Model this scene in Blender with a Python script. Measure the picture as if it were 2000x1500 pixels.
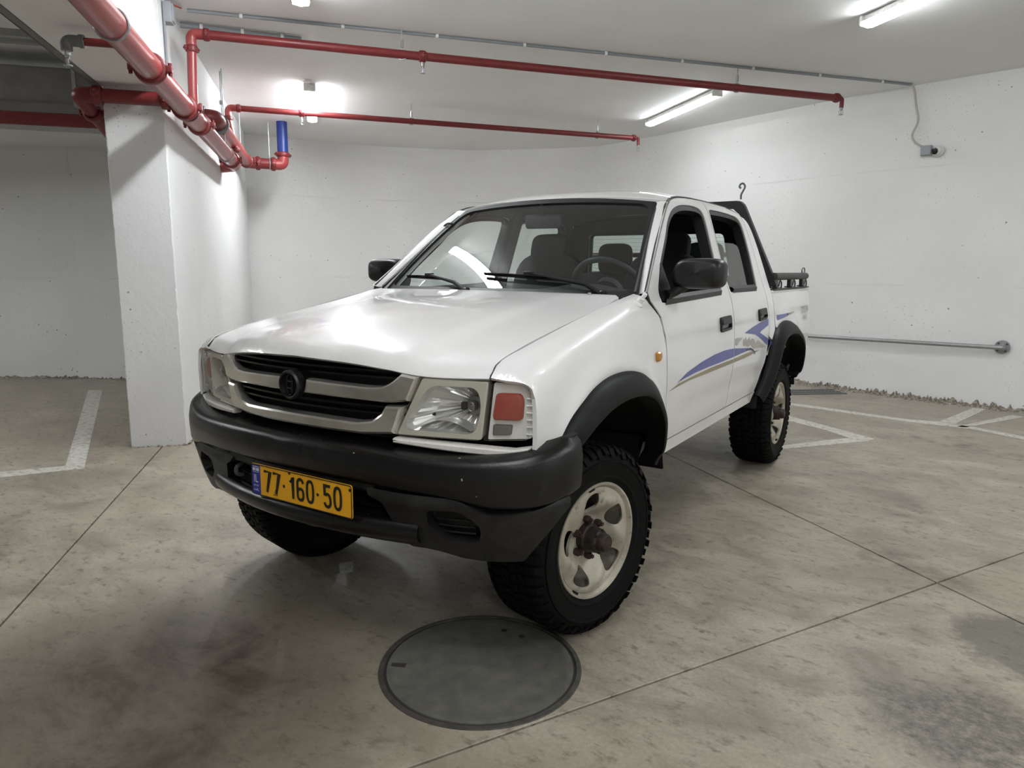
import bpy, bmesh, math, random
import numpy as np
from mathutils import Vector, Matrix
from mathutils.geometry import delaunay_2d_cdt

random.seed(7); np.random.seed(7)
for o in list(bpy.data.objects): bpy.data.objects.remove(o, do_unlink=True)
scene = bpy.context.scene
COL = scene.collection
PI = math.pi
V = Vector

# ------------------------------------------------------------------ camera
CAM = V((1.8796, -2.2846, 1.3660)); YAW, PITCH, ROLL, FPX = math.radians(32.72), math.radians(-9.328), math.radians(0.417), 1367.47
fw = V((-math.sin(YAW) * math.cos(PITCH), math.cos(YAW) * math.cos(PITCH), math.sin(PITCH)))
rt = V((math.cos(YAW), math.sin(YAW), 0)); up = rt.cross(fw)
r2 = rt * math.cos(ROLL) + up * math.sin(ROLL); u2 = -rt * math.sin(ROLL) + up * math.cos(ROLL)
cd = bpy.data.cameras.new('camera'); cam = bpy.data.objects.new('camera', cd); COL.objects.link(cam)
M = Matrix((r2, u2, -fw)).transposed().to_4x4(); M.translation = CAM; cam.matrix_world = M
cd.sensor_width = 36; cd.lens = FPX / 2000 * 36; cd.clip_start = 0.05; cd.clip_end = 200
scene.camera = cam
# ------------------------------------------------------------------ world, exposure
w = bpy.data.worlds.new('World'); scene.world = w; w.use_nodes = True
w.node_tree.nodes['Background'].inputs[0].default_value = (0.8, 0.85, 0.9, 1)
w.node_tree.nodes['Background'].inputs[1].default_value = 0.02
vs = scene.view_settings
vs.view_transform = 'Standard'; vs.look = 'None'; vs.gamma = 1; vs.use_curve_mapping = False
vs.exposure = 1.40
scene.cycles.use_light_tree = False
LAMP = 37.0

# ------------------------------------------------------------------ materials
def srgb(r, g, b):
    f = lambda c: (c / 255 / 12.92) if c / 255 <= 0.04045 else ((c / 255 + 0.055) / 1.055) ** 2.4
    return (f(r), f(g), f(b), 1)

class NT:
    def __init__(s, name):
        s.m = bpy.data.materials.new(name); s.m.use_nodes = True
        s.t = s.m.node_tree; s.n = s.t.nodes; s.b = s.n['Principled BSDF']
    def node(s, typ, **kw):
        n = s.n.new(typ)
        for k, v in kw.items():
            if k in n.inputs: n.inputs[k].default_value = v
            else: setattr(n, k, v)
        return n
    def link(s, a, b): s.t.links.new(a, b)
    def noise(s, scale, detail=5, rough=.6, vec=None, dist=0):
        n = s.node('ShaderNodeTexNoise', Scale=scale, Detail=detail, Roughness=rough, Distortion=dist)
        s.link(vec or s.coord(), n.inputs['Vector']); return n.outputs['Fac']
    def coord(s):
        if not hasattr(s, '_c'): s._c = s.node('ShaderNodeTexCoord').outputs['Object']
        return s._c
    def mapped(s, scale=(1, 1, 1), rot=(0, 0, 0), loc=(0, 0, 0)):
        n = s.node('ShaderNodeMapping'); n.inputs['Scale'].default_value = scale; n.inputs['Rotation'].default_value = rot; n.inputs['Location'].default_value = loc
        s.link(s.coord(), n.inputs['Vector']); return n.outputs['Vector']
    def ramp(s, fac, stops):
        r = s.node('ShaderNodeValToRGB'); e = r.color_ramp.elements
        while len(e) < len(stops): e.new(0.5)
        for i, (p, c) in enumerate(stops):
            e[i].position = p; e[i].color = c if len(c) == 4 else (*c, 1)
        s.link(fac, r.inputs['Fac']); return r.outputs['Color']
    def mix(s, fac, a, b, blend='MIX'):
        n = s.node('ShaderNodeMix'); n.data_type = 'RGBA'; n.blend_type = blend
        for sock, v in ((n.inputs[0], fac), (n.inputs[6], a), (n.inputs[7], b)):
            if hasattr(v, 'links'): s.link(v, sock)
            else: sock.default_value = v
        return n.outputs[2]
    def bump(s, h, strength, dist=0.01):
        n = s.node('ShaderNodeBump', Strength=strength, Distance=dist); s.link(h, n.inputs['Height']); s.link(n.outputs['Normal'], s.b.inputs['Normal'])
    def set(s, **kw):
        for k, v in kw.items():
            k = k.replace('_', ' ')
            if hasattr(v, 'links'): s.link(v, s.b.inputs[k])
            else: s.b.inputs[k].default_value = v
        return s
G = lambda v: (v, v, v, 1)
MAT = {}
def simple(key, col, rough=.5, metal=0, noise=0, nscale=40, coat=0, bump=0, spec=.5):
    t = NT(key); c = col
    if noise:
        f = t.noise(nscale)
        d = tuple(x * (1 - noise) for x in col[:3]) + (1,)
        c = t.mix(t.ramp(f, [(.35, G(0)), (.65, G(1))]), d, col)
        if bump: t.bump(f, bump, .004)
    t.set(Base_Color=c, Roughness=rough, Metallic=metal, Coat_Weight=coat)
    t.b.inputs['Specular IOR Level'].default_value = spec
    if coat: t.b.inputs['Coat Roughness'].default_value = .04
    MAT[key] = t.m; return t

def wall_mat(key, base, pit=1.0, seam=True, bump=True):
    t = NT(key)
    big = t.noise(1.1, 4, .6)
    c = t.mix(t.ramp(big, [(.3, G(0)), (.7, G(1))]), tuple(x * .93 for x in base[:3]) + (1,), base)
    if pit:   # pinholes, scuffs
        v = t.node('ShaderNodeTexVoronoi', Scale=9.0); v.feature = 'F1'; t.link(t.coord(), v.inputs['Vector'])
        nz = t.noise(2.2, 3)
        pm = t.mix(1.0, t.ramp(v.outputs['Distance'], [(.055, G(1)), (.085, G(0))]), t.ramp(nz, [(.47, G(0)), (.58, G(1))]), 'MULTIPLY')
        c = t.mix(pm, c, (.20, .195, .18, 1))
        v2 = t.node('ShaderNodeTexVoronoi', Scale=28.0); t.link(t.coord(), v2.inputs['Vector'])
        p2 = t.mix(1.0, t.ramp(v2.outputs['Distance'], [(.09, G(.8)), (.14, G(0))]), t.ramp(big, [(.52, G(0)), (.6, G(1))]), 'MULTIPLY')
        c = t.mix(p2, c, (.30, .29, .27, 1))
        sc = t.ramp(t.noise(7, 6, .75, t.mapped((1, 1, 2.5))), [(.66, G(0)), (.74, G(.45))])
        c = t.mix(sc, c, (.42, .41, .38, 1))
    if seam:   # faint horizontal formwork joints
        sp = t.node('ShaderNodeSeparateXYZ'); t.link(t.coord(), sp.inputs[0])
        ws = t.node('ShaderNodeMath', operation='MULTIPLY_ADD'); t.link(big, ws.inputs[0]); ws.inputs[1].default_value = .04; t.link(sp.outputs['Z'], ws.inputs[2])
        md = t.node('ShaderNodeMath', operation='PINGPONG'); t.link(ws.outputs[0], md.inputs[0]); md.inputs[1].default_value = .62
        ln = t.ramp(md.outputs[0], [(.0, G(1)), (.012, G(0))])
        lm = t.mix(1.0, ln, t.ramp(big, [(.45, G(.0)), (.7, G(.4))]), 'MULTIPLY')
        c = t.mix(lm, c, (.36, .355, .33, 1))
    t.set(Base_Color=c, Roughness=.75); t.b.inputs['Specular IOR Level'].default_value = .25
    if bump: t.bump(t.noise(9, 3, .7), .3, .010)
    MAT[key] = t.m
wall_mat('wall_paint', (.82, .82, .81, 1))
wall_mat('wall_plain', (.80, .80, .80, 1), seam=False)
wall_mat('ceiling_paint', (.84, .84, .835, 1), pit=0, seam=False, bump=False)
simple('wall_shell', (.80, .80, .80, 1), .8)

t = NT('concrete_floor')                    # trowelled concrete, brownish stains, dark oil patches, light dusty areas
n1 = t.noise(.55, 7, .62, dist=.4); n2 = t.noise(2.3, 7, .68, t.mapped((1, 1.6, 1), (0, 0, .75)), .6); n3 = t.noise(14, 5, .7, t.mapped((1, 1.7, 1), (0, 0, .5)))
c = t.mix(t.ramp(n2, [(.32, G(0)), (.68, G(1))]), srgb(136, 128, 113), srgb(190, 182, 165))
n5 = t.noise(70, 4, .8); c = t.mix(t.ramp(n5, [(.35, G(.28)), (.6, G(0))]), c, srgb(96, 90, 78))
c = t.mix(t.ramp(n1, [(.42, G(0)), (.64, G(.55))]), c, srgb(146, 137, 119))
c = t.mix(t.ramp(n3, [(.30, G(.8)), (.46, G(0))]), c, srgb(96, 89, 76))
st = t.ramp(t.noise(.95, 6, .7, t.mapped(loc=(3.1, 1.7, 0)), .5), [(.56, G(0)), (.66, G(.7))])
st = t.mix(1.0, st, t.ramp(t.noise(9, 7, .8), [(.35, G(.25)), (.62, G(1))]), 'MULTIPLY')
c = t.mix(st, c, srgb(72, 68, 61))
# known dark oil stain at the right and brown grime plus painted-in light falloff at the left foreground
def blob(cx, cy, rx, ry, rot=0, soft=.5):
    mp = t.mapped((1 / rx, 1 / ry, 1)); return mp
sp = t.node('ShaderNodeVectorMath', operation='DISTANCE'); sp.inputs[1].default_value = (2.0, .1, 0); 
wob = t.node('ShaderNodeTexNoise', Scale=4.0, Detail=8.0, Roughness=.75); t.link(t.coord(), wob.inputs['Vector'])
wv = t.node('ShaderNodeVectorMath', operation='MULTIPLY_ADD'); t.link(wob.outputs['Color'], wv.inputs[0]); wv.inputs[1].default_value = (.55, .55, 0); 
wv2 = t.node('ShaderNodeVectorMath', operation='SUBTRACT'); t.link(t.coord(), wv2.inputs[0]); wv2.inputs[1].default_value = (.27, .27, 0)
t.link(wv2.outputs[0], wv.inputs[2])
t.link(wv.outputs[0], sp.inputs[0])
oil = t.ramp(sp.outputs['Value'], [(.18, G(.8)), (.34, G(0))])
oil = t.mix(1.0, oil, t.ramp(t.noise(30, 6, .8), [(.38, G(.3)), (.6, G(1))]), 'MULTIPLY')
c = t.mix(oil, c, srgb(66, 63, 58))
sp2 = t.node('ShaderNodeVectorMath', operation='DISTANCE'); sp2.inputs[1].default_value = (2.15, .75, 0); t.link(wv.outputs[0], sp2.inputs[0])
c = t.mix(t.ramp(sp2.outputs['Value'], [(.16, G(.6)), (.24, G(0))]), c, srgb(78, 76, 71))
sp3 = t.node('ShaderNodeVectorMath', operation='DISTANCE'); sp3.inputs[1].default_value = (-.25, -1.25, 0); t.link(wv.outputs[0], sp3.inputs[0])
c = t.mix(t.mix(1.0, t.ramp(sp3.outputs['Value'], [(.35, G(.95)), (1.5, G(0))]), t.ramp(n2, [(.35, G(.55)), (.6, G(1))]), 'MULTIPLY'), c, srgb(62, 52, 38))
spk = t.node('ShaderNodeTexVoronoi', Scale=5.0); t.link(t.coord(), spk.inputs['Vector'])
c = t.mix(t.mix(1.0, t.ramp(spk.outputs['Distance'], [(.04, G(.9)), (.07, G(0))]), t.ramp(t.noise(1.5, 3), [(.5, G(0)), (.6, G(1))]), 'MULTIPLY'), c, srgb(50, 46, 40))
t.set(Base_Color=c, Roughness=t.ramp(n2, [(.3, G(.34)), (.7, G(.58))]))
t.b.inputs['Specular IOR Level'].default_value = .4
t.bump(n3, .16, .006)
MAT['concrete_floor'] = t.m

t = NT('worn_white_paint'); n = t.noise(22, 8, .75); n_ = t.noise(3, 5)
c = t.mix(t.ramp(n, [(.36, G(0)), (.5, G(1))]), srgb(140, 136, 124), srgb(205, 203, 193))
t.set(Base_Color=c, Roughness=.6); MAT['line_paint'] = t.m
t = NT('gravelly_debris'); n = t.noise(30, 8, .85); c = t.ramp(n, [(.34, srgb(62, 54, 42)), (.47, srgb(140, 130, 112)), (.6, srgb(214, 208, 196))])
t.set(Base_Color=c, Roughness=.95); t.bump(n, .8, .02); MAT['debris'] = t.m
simple('joint_dark', srgb(48, 45, 40), .9)
simple('manhole_metal', srgb(108, 106, 98), .55, .0, .35, 14, bump=.4)
simple('manhole_rim', srgb(84, 81, 74), .6, .2, .4, 30, bump=.4)
simple('pipe_red', srgb(148, 58, 56), .36, 0, .12, 12, coat=.2)
simple('pipe_red_dark', srgb(116, 36, 38), .42, 0, .15, 12)
simple('pipe_blue', srgb(22, 50, 130), .4, 0, .1, 10)
simple('galvanised', srgb(168, 170, 170), .42, .7, .15, 25)
simple('galv_dull', srgb(120, 122, 122), .55, .35, .2, 15)
simple('duct_grey', srgb(150, 150, 148), .6, .2, .2, 6)
simple('duct_dark', srgb(126, 122, 121), .6, .2, .2, 5)
simple('conduit_grey', srgb(140, 144, 148), .5)
simple('plastic_grey', srgb(158, 163, 168), .5)
simple('plastic_white', srgb(222, 222, 218), .4)
simple('brass', srgb(150, 130, 90), .4, .8)
simple('cable_beige', srgb(188, 184, 172), .6)
simple('lens_black', srgb(8, 8, 10), .12)
# truck
t = NT('white_paint'); n = t.noise(3, 5); c = t.mix(t.ramp(n, [(.3, G(0)), (.7, G(1))]), (.85, .845, .83, 1), (.89, .885, .875, 1))
t.set(Base_Color=c, Roughness=.32, Coat_Weight=.9); t.b.inputs['Coat Roughness'].default_value = .035; MAT['white_paint'] = t.m
t = NT('white_dirty'); n = t.noise(60, 6, .8); c = t.mix(t.ramp(n, [(.58, G(0)), (.66, G(1))]), (.72, .70, .64, 1), (.25, .22, .16, 1)); t.set(Base_Color=c, Roughness=.45); MAT['white_dirty'] = t.m
t = NT('bumper_black'); n = t.noise(260, 3, .6); n2 = t.noise(18, 8, .8); n4 = t.noise(3.5, 4)
c = t.mix(t.ramp(n2, [(.60, G(0)), (.72, G(.5))]), srgb(11, 11, 12), srgb(40, 40, 40))
chip = t.ramp(t.noise(32, 2, .5, t.mapped(loc=(1, 2, 3))), [(.765, G(0)), (.78, G(1))])
c = t.mix(chip, c, srgb(176, 166, 138))
t.set(Base_Color=c, Roughness=t.ramp(n4, [(.35, G(.16)), (.65, G(.30))])); t.bump(n, .35, .002); MAT['bumper_black'] = t.m
t = NT('bumper_grey_black'); n2 = t.noise(9, 8, .75, dist=.5); c = t.mix(t.ramp(n2, [(.48, G(0)), (.72, G(.8))]), srgb(14, 14, 15), srgb(50, 49, 47)); t.set(Base_Color=c, Roughness=.5); t.bump(t.noise(200), .2, .002); MAT['bumper_lower'] = t.m
simple('flare_black', srgb(13, 14, 15), .5, 0, .2, 20, bump=.1, spec=.25)
simple('trim_black', srgb(16, 16, 17), .4)
simple('gloss_black', srgb(10, 10, 11), .15)
simple('seal_black', srgb(20, 21, 23), .5)
simple('under_black', srgb(20, 19, 18), .85, 0, .3, 20)
simple('liner_black', srgb(13, 13, 14), .7, 0, .3, 12)
t = NT('tyre_rubber'); n = t.noise(30, 6, .7); c = t.mix(t.ramp(n, [(.4, G(0)), (.7, G(1))]), srgb(5, 5, 5), srgb(12, 12, 12)); t.set(Base_Color=c, Roughness=.72); t.b.inputs['Specular IOR Level'].default_value = .18; t.bump(n, .15, .003); MAT['tyre'] = t.m
t = NT('rim_worn'); n = t.noise(24, 8, .78); n2 = t.noise(5, 5)
c = t.mix(t.ramp(n2, [(.35, G(0)), (.65, G(1))]), srgb(150, 144, 128), srgb(196, 190, 174)); c = t.mix(t.ramp(n, [(.56, G(0)), (.70, G(.9))]), c, srgb(72, 66, 56))
t.set(Base_Color=c, Roughness=.5, Metallic=.15); MAT['rim'] = t.m
t = NT('rust_hub'); n = t.noise(38, 8, .75); c = t.ramp(n, [(.32, srgb(24, 22, 20)), (.5, srgb(52, 45, 40)), (.70, srgb(84, 56, 48)), (.8, srgb(120, 110, 100))]); t.set(Base_Color=c, Roughness=.55, Metallic=.4); t.bump(n, .5, .004); MAT['rust'] = t.m
t = NT('chrome_worn'); n = t.noise(6, 3, .5, t.mapped((1, 1, 2))); c = t.mix(t.ramp(n, [(.45, G(0)), (.7, G(1))]), srgb(222, 220, 214), srgb(190, 187, 178)); t.set(Base_Color=c, Metallic=.85, Roughness=.2); MAT['chrome'] = t.m
simple('reflector', srgb(232, 232, 230), .2, .65, .1, 30)
simple('bulb_metal', srgb(150, 150, 150), .2, .9)
simple('housing_grey', srgb(208, 205, 193), .3, .1)
simple('amber', srgb(196, 130, 50), .25, 0, coat=.5)
simple('sig_white', srgb(238, 238, 234), .25, 0)
simple('plate_yellow', srgb(242, 176, 22), .35, 0, .08, 60)
simple('plate_blue', srgb(34, 48, 140), .35)
simple('plate_ink', srgb(18, 16, 14), .5)
simple('plate_white', srgb(225, 225, 225), .4)
simple('decal_blue', srgb(92, 96, 160), .3, 0, .08, 50)
simple('decal_navy', srgb(34, 34, 92), .3)
simple('decal_gold', srgb(160, 150, 118), .35, .1, .1, 60)
simple('decal_grey', srgb(176, 172, 164), .4)
simple('letter_grey', srgb(132, 130, 128), .4)
simple('seat_cloth', srgb(34, 36, 40), .9, 0, .25, 80)
simple('dash_plastic', srgb(40, 42, 45), .6, 0, .1, 30)
simple('headliner', srgb(52, 54, 56), .9)
simple('mirror_glass', srgb(120, 135, 140), .05, .9)
simple('bar_black', srgb(22, 22, 24), .38, 0, .3, 30)
simple('bar_grey', srgb(78, 78, 76), .55, .3, .35, 40)
simple('hook_steel', srgb(92, 94, 96), .4, .6)

def glass(key, tint, rough=0.0, refl=1.0):
    t = NT(key); t.n.remove(t.b)
    tr = t.node('ShaderNodeBsdfTransparent'); tr.inputs[0].default_value = tint
    gl = t.node('ShaderNodeBsdfGlossy', Roughness=rough); gl.inputs[0].default_value = (1, 1, 1, 1)
    lw = t.node('ShaderNodeLayerWeight', Blend=.5)
    pw = t.node('ShaderNodeMath', operation='POWER'); t.link(lw.outputs['Facing'], pw.inputs[0]); pw.inputs[1].default_value = 5.0
    fr = t.node('ShaderNodeMath', operation='MULTIPLY_ADD'); t.link(pw.outputs[0], fr.inputs[0]); fr.inputs[1].default_value = .9; fr.inputs[2].default_value = .07 * refl
    mx = t.node('ShaderNodeMixShader'); t.link(fr.outputs[0], mx.inputs[0]); t.link(tr.outputs[0], mx.inputs[1]); t.link(gl.outputs[0], mx.inputs[2])
    t.link(mx.outputs[0], t.n['Material Output'].inputs[0]); MAT[key] = t.m
glass('glass_windshield', (.80, .87, .85, 1)); glass('glass_rear', (.80, .88, .85, 1)); glass('glass_side', (.66, .70, .70, 1)); glass('glass_light', (.88, .92, .91, 1)); glass('lens_clear', (.93, .93, .91, 1)); 
t = NT('red_lens'); t.set(Base_Color=srgb(192, 82, 70), Roughness=.15, Transmission_Weight=.3, Coat_Weight=.6); MAT['red_lens'] = t.m
t = NT('lamp_emit'); t.set(Base_Color=G(.9), Emission_Color=(.93, .97, 1.0, 1), Emission_Strength=LAMP); MAT['lamp_emit'] = t.m
for i_, f_ in enumerate((1.1, .92, .32, .58, .55, .88, 1.7, .9, .9, .35, .7)):
    t = NT('lamp_emit_%d' % i_); t.set(Base_Color=G(.9), Emission_Color=(.93, .97, 1.0, 1), Emission_Strength=LAMP * f_); MAT['lamp_emit_%d' % i_] = t.m

# ------------------------------------------------------------------ mesh helpers
def link(o, parent=None):
    COL.objects.link(o)
    if parent is not None: o.parent = parent
    return o
def empty(name, loc=(0, 0, 0), parent=None):
    o = bpy.data.objects.new(name, None); o.location = loc; o.empty_display_size = .1; return link(o, parent)
def tag(o, label, cat, group=None, kind=None):
    if label: o['label'] = label
    if cat: o['category'] = cat
    if group: o['group'] = group
    if kind: o['kind'] = kind
    return o

class MB:
    def __init__(s): s.v = []; s.f = []; s.mi = []
    def add(s, vs, fs, mi=0):
        b = len(s.v); s.v += [tuple(p) for p in vs]; s.f += [tuple(i + b for i in f) for f in fs]; s.mi += [mi] * len(fs); return s
    def box(s, c, size, R=None, mi=0, bev=0):
        hx, hy, hz = (a / 2 for a in size); c = V(c)
        if not bev:
            vs = [V((x, y, z)) for x in (-hx, hx) for y in (-hy, hy) for z in (-hz, hz)]
            fs = [(0, 1, 3, 2), (4, 6, 7, 5), (0, 4, 5, 1), (2, 3, 7, 6), (0, 2, 6, 4), (1, 5, 7, 3)]
        else:
            bm = bmesh.new(); bmesh.ops.create_cube(bm, size=1)
            for v in bm.verts: v.co = V((v.co.x * size[0], v.co.y * size[1], v.co.z * size[2]))
            bmesh.ops.bevel(bm, geom=bm.edges[:], offset=min(bev, .49 * min(size)), segments=3, profile=.5, affect='EDGES')
            bm.verts.index_update(); vs = [v.co.copy() for v in bm.verts]; fs = [tuple(v.index for v in f.verts) for f in bm.faces]; bm.free()
        if R is not None: vs = [R @ v for v in vs]
        return s.add([c + v for v in vs], fs, mi)
    def tube(s, pts, r, seg=12, closed=False, caps=True, mi=0, sq=None):
        pts = [V(p) for p in pts]; n = len(pts); rings = []; prev = None
        rr = r if isinstance(r, (list, tuple)) else [r] * n
        for i, p in enumerate(pts):
            a = pts[(i - 1) % n] if (i > 0 or closed) else p; b = pts[(i + 1) % n] if (i < n - 1 or closed) else p
            tg = (b - a).normalized()
            if prev is None:
                ref = V((0, 0, 1)) if abs(tg.z) < .9 else V((1, 0, 0)); nx = tg.cross(ref).normalized()
            else: nx = (prev - tg * prev.dot(tg)).normalized()
            prev = nx; ny = tg.cross(nx)
            if sq:
                hx, hy = sq; rings.append([p + nx * a_ * hx + ny * b_ * hy for a_, b_ in ((1, 1), (-1, 1), (-1, -1), (1, -1))])
            else: rings.append([p + (nx * math.cos(2 * PI * k / seg) + ny * math.sin(2 * PI * k / seg)) * rr[i] for k in range(seg)])
        sg = 4 if sq else seg; vs = [v for rg in rings for v in rg]; fs = []
        for i in range(n if closed else n - 1):
            j = (i + 1) % n
            for k in range(sg): fs.append((i * sg + k, i * sg + (k + 1) % sg, j * sg + (k + 1) % sg, j * sg + k))
        if caps and not closed: fs.append(tuple(range(sg - 1, -1, -1))); fs.append(tuple((n - 1) * sg + k for k in range(sg)))
        return s.add(vs, fs, mi)
    def lathe(s, prof, R=None, c=(0, 0, 0), seg=32, mi=0, cap=True):
        # profile (radius, height) about local Z
        vs = []; fs = []; n = len(prof); c = V(c)
        for r, h in prof:
            for k in range(seg): a = 2 * PI * k / seg; vs.append(V((r * math.cos(a), r * math.sin(a), h)))
        for i in range(n - 1):
            for k in range(seg): fs.append((i * seg + k, i * seg + (k + 1) % seg, (i + 1) * seg + (k + 1) % seg, (i + 1) * seg + k))
        if cap:
            if prof[0][0] > 1e-5: fs.append(tuple(range(seg - 1, -1, -1)))
            if prof[-1][0] > 1e-5: fs.append(tuple((n - 1) * seg + k for k in range(seg)))
        if R is not None: vs = [R @ v for v in vs]
        return s.add([c + v for v in vs], fs, mi)
    def grid(s, P, mi=0, closeu=False, flip=False):
        nu = len(P); nv = len(P[0]); vs = [p for row in P for p in row]; fs = []
        for i in range(nu if closeu else nu - 1):
            for j in range(nv - 1):
                a, b, c_, d = i * nv + j, ((i + 1) % nu) * nv + j, ((i + 1) % nu) * nv + j + 1, i * nv + j + 1
                fs.append((d, c_, b, a) if flip else (a, b, c_, d))
        return s.add(vs, fs, mi)
    def prism(s, poly, z0, z1, R=None, c=(0, 0, 0), mi=0):
        n = len(poly); c = V(c); vs = [V((x, y, z0)) for x, y in poly] + [V((x, y, z1)) for x, y in poly]
        fs = [tuple(range(n - 1, -1, -1)), tuple(range(n, 2 * n))] + [(i, (i + 1) % n, n + (i + 1) % n, n + i) for i in range(n)]
        if R is not None: vs = [R @ v for v in vs]
        return s.add([c + v for v in vs], fs, mi)
    def mirrored(s):
        o = MB(); o.v = [(-x, y, z) for x, y, z in s.v]; o.f = [tuple(reversed(f)) for f in s.f]; o.mi = list(s.mi); return o
    def build(s, name, mats, parent=None, smooth=True, angle=35, loc=None, fix=True, label=None):
        me = bpy.data.meshes.new(name); v = s.v
        if loc is not None: L = V(loc); v = [tuple(V(p) - L) for p in s.v]
        me.from_pydata(v, [], s.f)
        if isinstance(mats, str): mats = [mats]
        for m in mats: me.materials.append(MAT[m])
        if len(mats) > 1: me.polygons.foreach_set('material_index', s.mi)
        if fix:
            bm = bmesh.new(); bm.from_mesh(me); bmesh.ops.recalc_face_normals(bm, faces=bm.faces[:]); bm.to_mesh(me); bm.free()
        if smooth:
            me.polygons.foreach_set('use_smooth', [True] * len(me.polygons))
            try: me.set_sharp_from_angle(angle=math.radians(angle))
            except Exception: pass
        o = bpy.data.objects.new(name, me)
        if loc is not None: o.location = loc
        if label: o['label'] = label
        return link(o, parent)

def arc_path(pts, rad, n=6):
    """polyline with rounded corners (3D)"""
    pts = [V(p) for p in pts]; out = [pts[0]]
    for i in range(1, len(pts) - 1):
        a, b, c = pts[i - 1], pts[i], pts[i + 1]; d1 = (a - b).normalized(); d2 = (c - b).normalized()
        r = min(rad, (a - b).length * .49, (c - b).length * .49); p1 = b + d1 * r; p2 = b + d2 * r
        for k in range(n + 1): tt = k / n; out.append(p1 * (1 - tt) ** 2 + b * 2 * tt * (1 - tt) + p2 * tt ** 2)
    out.append(pts[-1]); return out
def catmull(pts, n=6, closed=False):
    P = [np.array(p, float) for p in pts]; N = len(P); out = []
    for i in range(N if closed else N - 1):
        if closed: a, b, c, d = P[(i - 1) % N], P[i], P[(i + 1) % N], P[(i + 2) % N]
        else: a, b, c, d = P[max(i - 1, 0)], P[i], P[i + 1], P[min(i + 2, N - 1)]
        for k in range(n):
            t_ = k / n; out.append(.5 * ((2 * b) + (-a + c) * t_ + (2 * a - 5 * b + 4 * c - d) * t_ ** 2 + (-a + 3 * b - 3 * c + d) * t_ ** 3))
    if not closed: out.append(P[-1])
    return [tuple(float(x) for x in p) for p in out]
def round_poly(pts, rad, n=5):
    N = len(pts); out = []
    rads = rad if isinstance(rad, (list, tuple)) else [rad] * N
    for i in range(N):
        a, b, c = (np.array(pts[(i + k - 1) % N], float) for k in range(3)); d1 = a - b; d2 = c - b; l1 = np.linalg.norm(d1); l2 = np.linalg.norm(d2)
        r = min(rads[i], l1 * .48, l2 * .48)
        if r < 1e-5: out.append(tuple(b)); continue
        p1 = b + d1 / l1 * r; p2 = b + d2 / l2 * r
        for k in range(n + 1): t_ = k / n; out.append(tuple(p1 * (1 - t_) ** 2 + b * 2 * t_ * (1 - t_) + p2 * t_ ** 2))
    return [(float(x), float(y)) for x, y in out]
def densify(poly, step):
    out = []; N = len(poly)
    for i in range(N):
        a = np.array(poly[i]); b = np.array(poly[(i + 1) % N]); k = max(1, int(np.linalg.norm(b - a) / step))
        for j in range(k): out.append(tuple(float(x) for x in a + (b - a) * j / k))
    return out
def area2(p): return sum(p[i][0] * p[(i + 1) % len(p)][1] - p[(i + 1) % len(p)][0] * p[i][1] for i in range(len(p))) / 2
def inset(poly, d):
    """offset polygon inward by d (2D)"""
    N = len(poly); s = 1 if area2(poly) > 0 else -1; out = []
    for i in range(N):
        a, b, c = (np.array(poly[(i + k - 1) % N], float) for k in range(3))
        e1 = b - a; e2 = c - b; e1 /= np.linalg.norm(e1) + 1e-12; e2 /= np.linalg.norm(e2) + 1e-12
        n1 = np.array((-e1[1], e1[0])) * s; n2 = np.array((-e2[1], e2[0])) * s; n = n1 + n2; l = np.linalg.norm(n)
        if l < 1e-6: out.append(tuple(b)); continue
        n /= l; k = d / max(.5, n @ n1); out.append((float(b[0] + n[0] * k), float(b[1] + n[1] * k)))
    return out
def pip(P, poly):
    x, y = P[:, 0], P[:, 1]; ins = np.zeros(len(P), bool); N = len(poly)
    for i in range(N):
        x1, y1 = poly[i]; x2, y2 = poly[(i + 1) % N]
        c = (y1 > y) != (y2 > y)
        with np.errstate(divide='ignore', invalid='ignore'): xi = (x2 - x1) * (y - y1) / (y2 - y1 + 1e-15) + x1
        ins ^= c & (x < xi)
    return ins
def fill2d(outline, holes=(), step=.04):
    """triangulated 2D region with interior grid; returns verts2d, faces, boundary loops (indices)"""
    outline = densify(outline, step); holes = [densify(h, step) for h in holes]
    A = np.array(outline); mn, mx = A.min(0), A.max(0)
    gx = np.arange(mn[0] + step / 2, mx[0], step); gy = np.arange(mn[1] + step / 2, mx[1], step)
    g = np.array([(x + (step / 2 if j % 2 else 0), y) for j, y in enumerate(gy) for x in gx]) if len(gx) and len(gy) else np.zeros((0, 2))
    if len(g):
        keep = pip(g, outline)
        for h in holes: keep &= ~pip(g, h)
        B = np.array(outline + [p for h in holes for p in h])
        g = g[keep]
        if len(g):
            dmin = np.min(((g[:, None, :] - B[None]) ** 2).sum(2), 1); g = g[dmin > (.55 * step) ** 2]
    co = [V(p) for p in outline]; edges = [(i, (i + 1) % len(outline)) for i in range(len(outline))]
    for h in holes:
        b = len(co); co += [V(p) for p in h]; edges += [(b + i, b + (i + 1) % len(h)) for i in range(len(h))]
    co += [V((float(x), float(y))) for x, y in g]
    vo, eo, fo, ov, oe, of = delaunay_2d_cdt(co, edges, [], 1, 1e-6)
    P = np.array([(v[0], v[1]) for v in vo]); cen = np.array([P[list(f)].mean(0) for f in fo])
    keep = pip(cen, outline)
    for h in holes: keep &= ~pip(cen, h)
    F = [tuple(f) if area2([P[i] for i in f]) > 0 else tuple(reversed(f)) for f, k in zip(fo, keep) if k]
    used = sorted({i for f in F for i in f}); mp = {u: i for i, u in enumerate(used)}
    return P[used], [tuple(mp[i] for i in f) for f in F]

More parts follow.
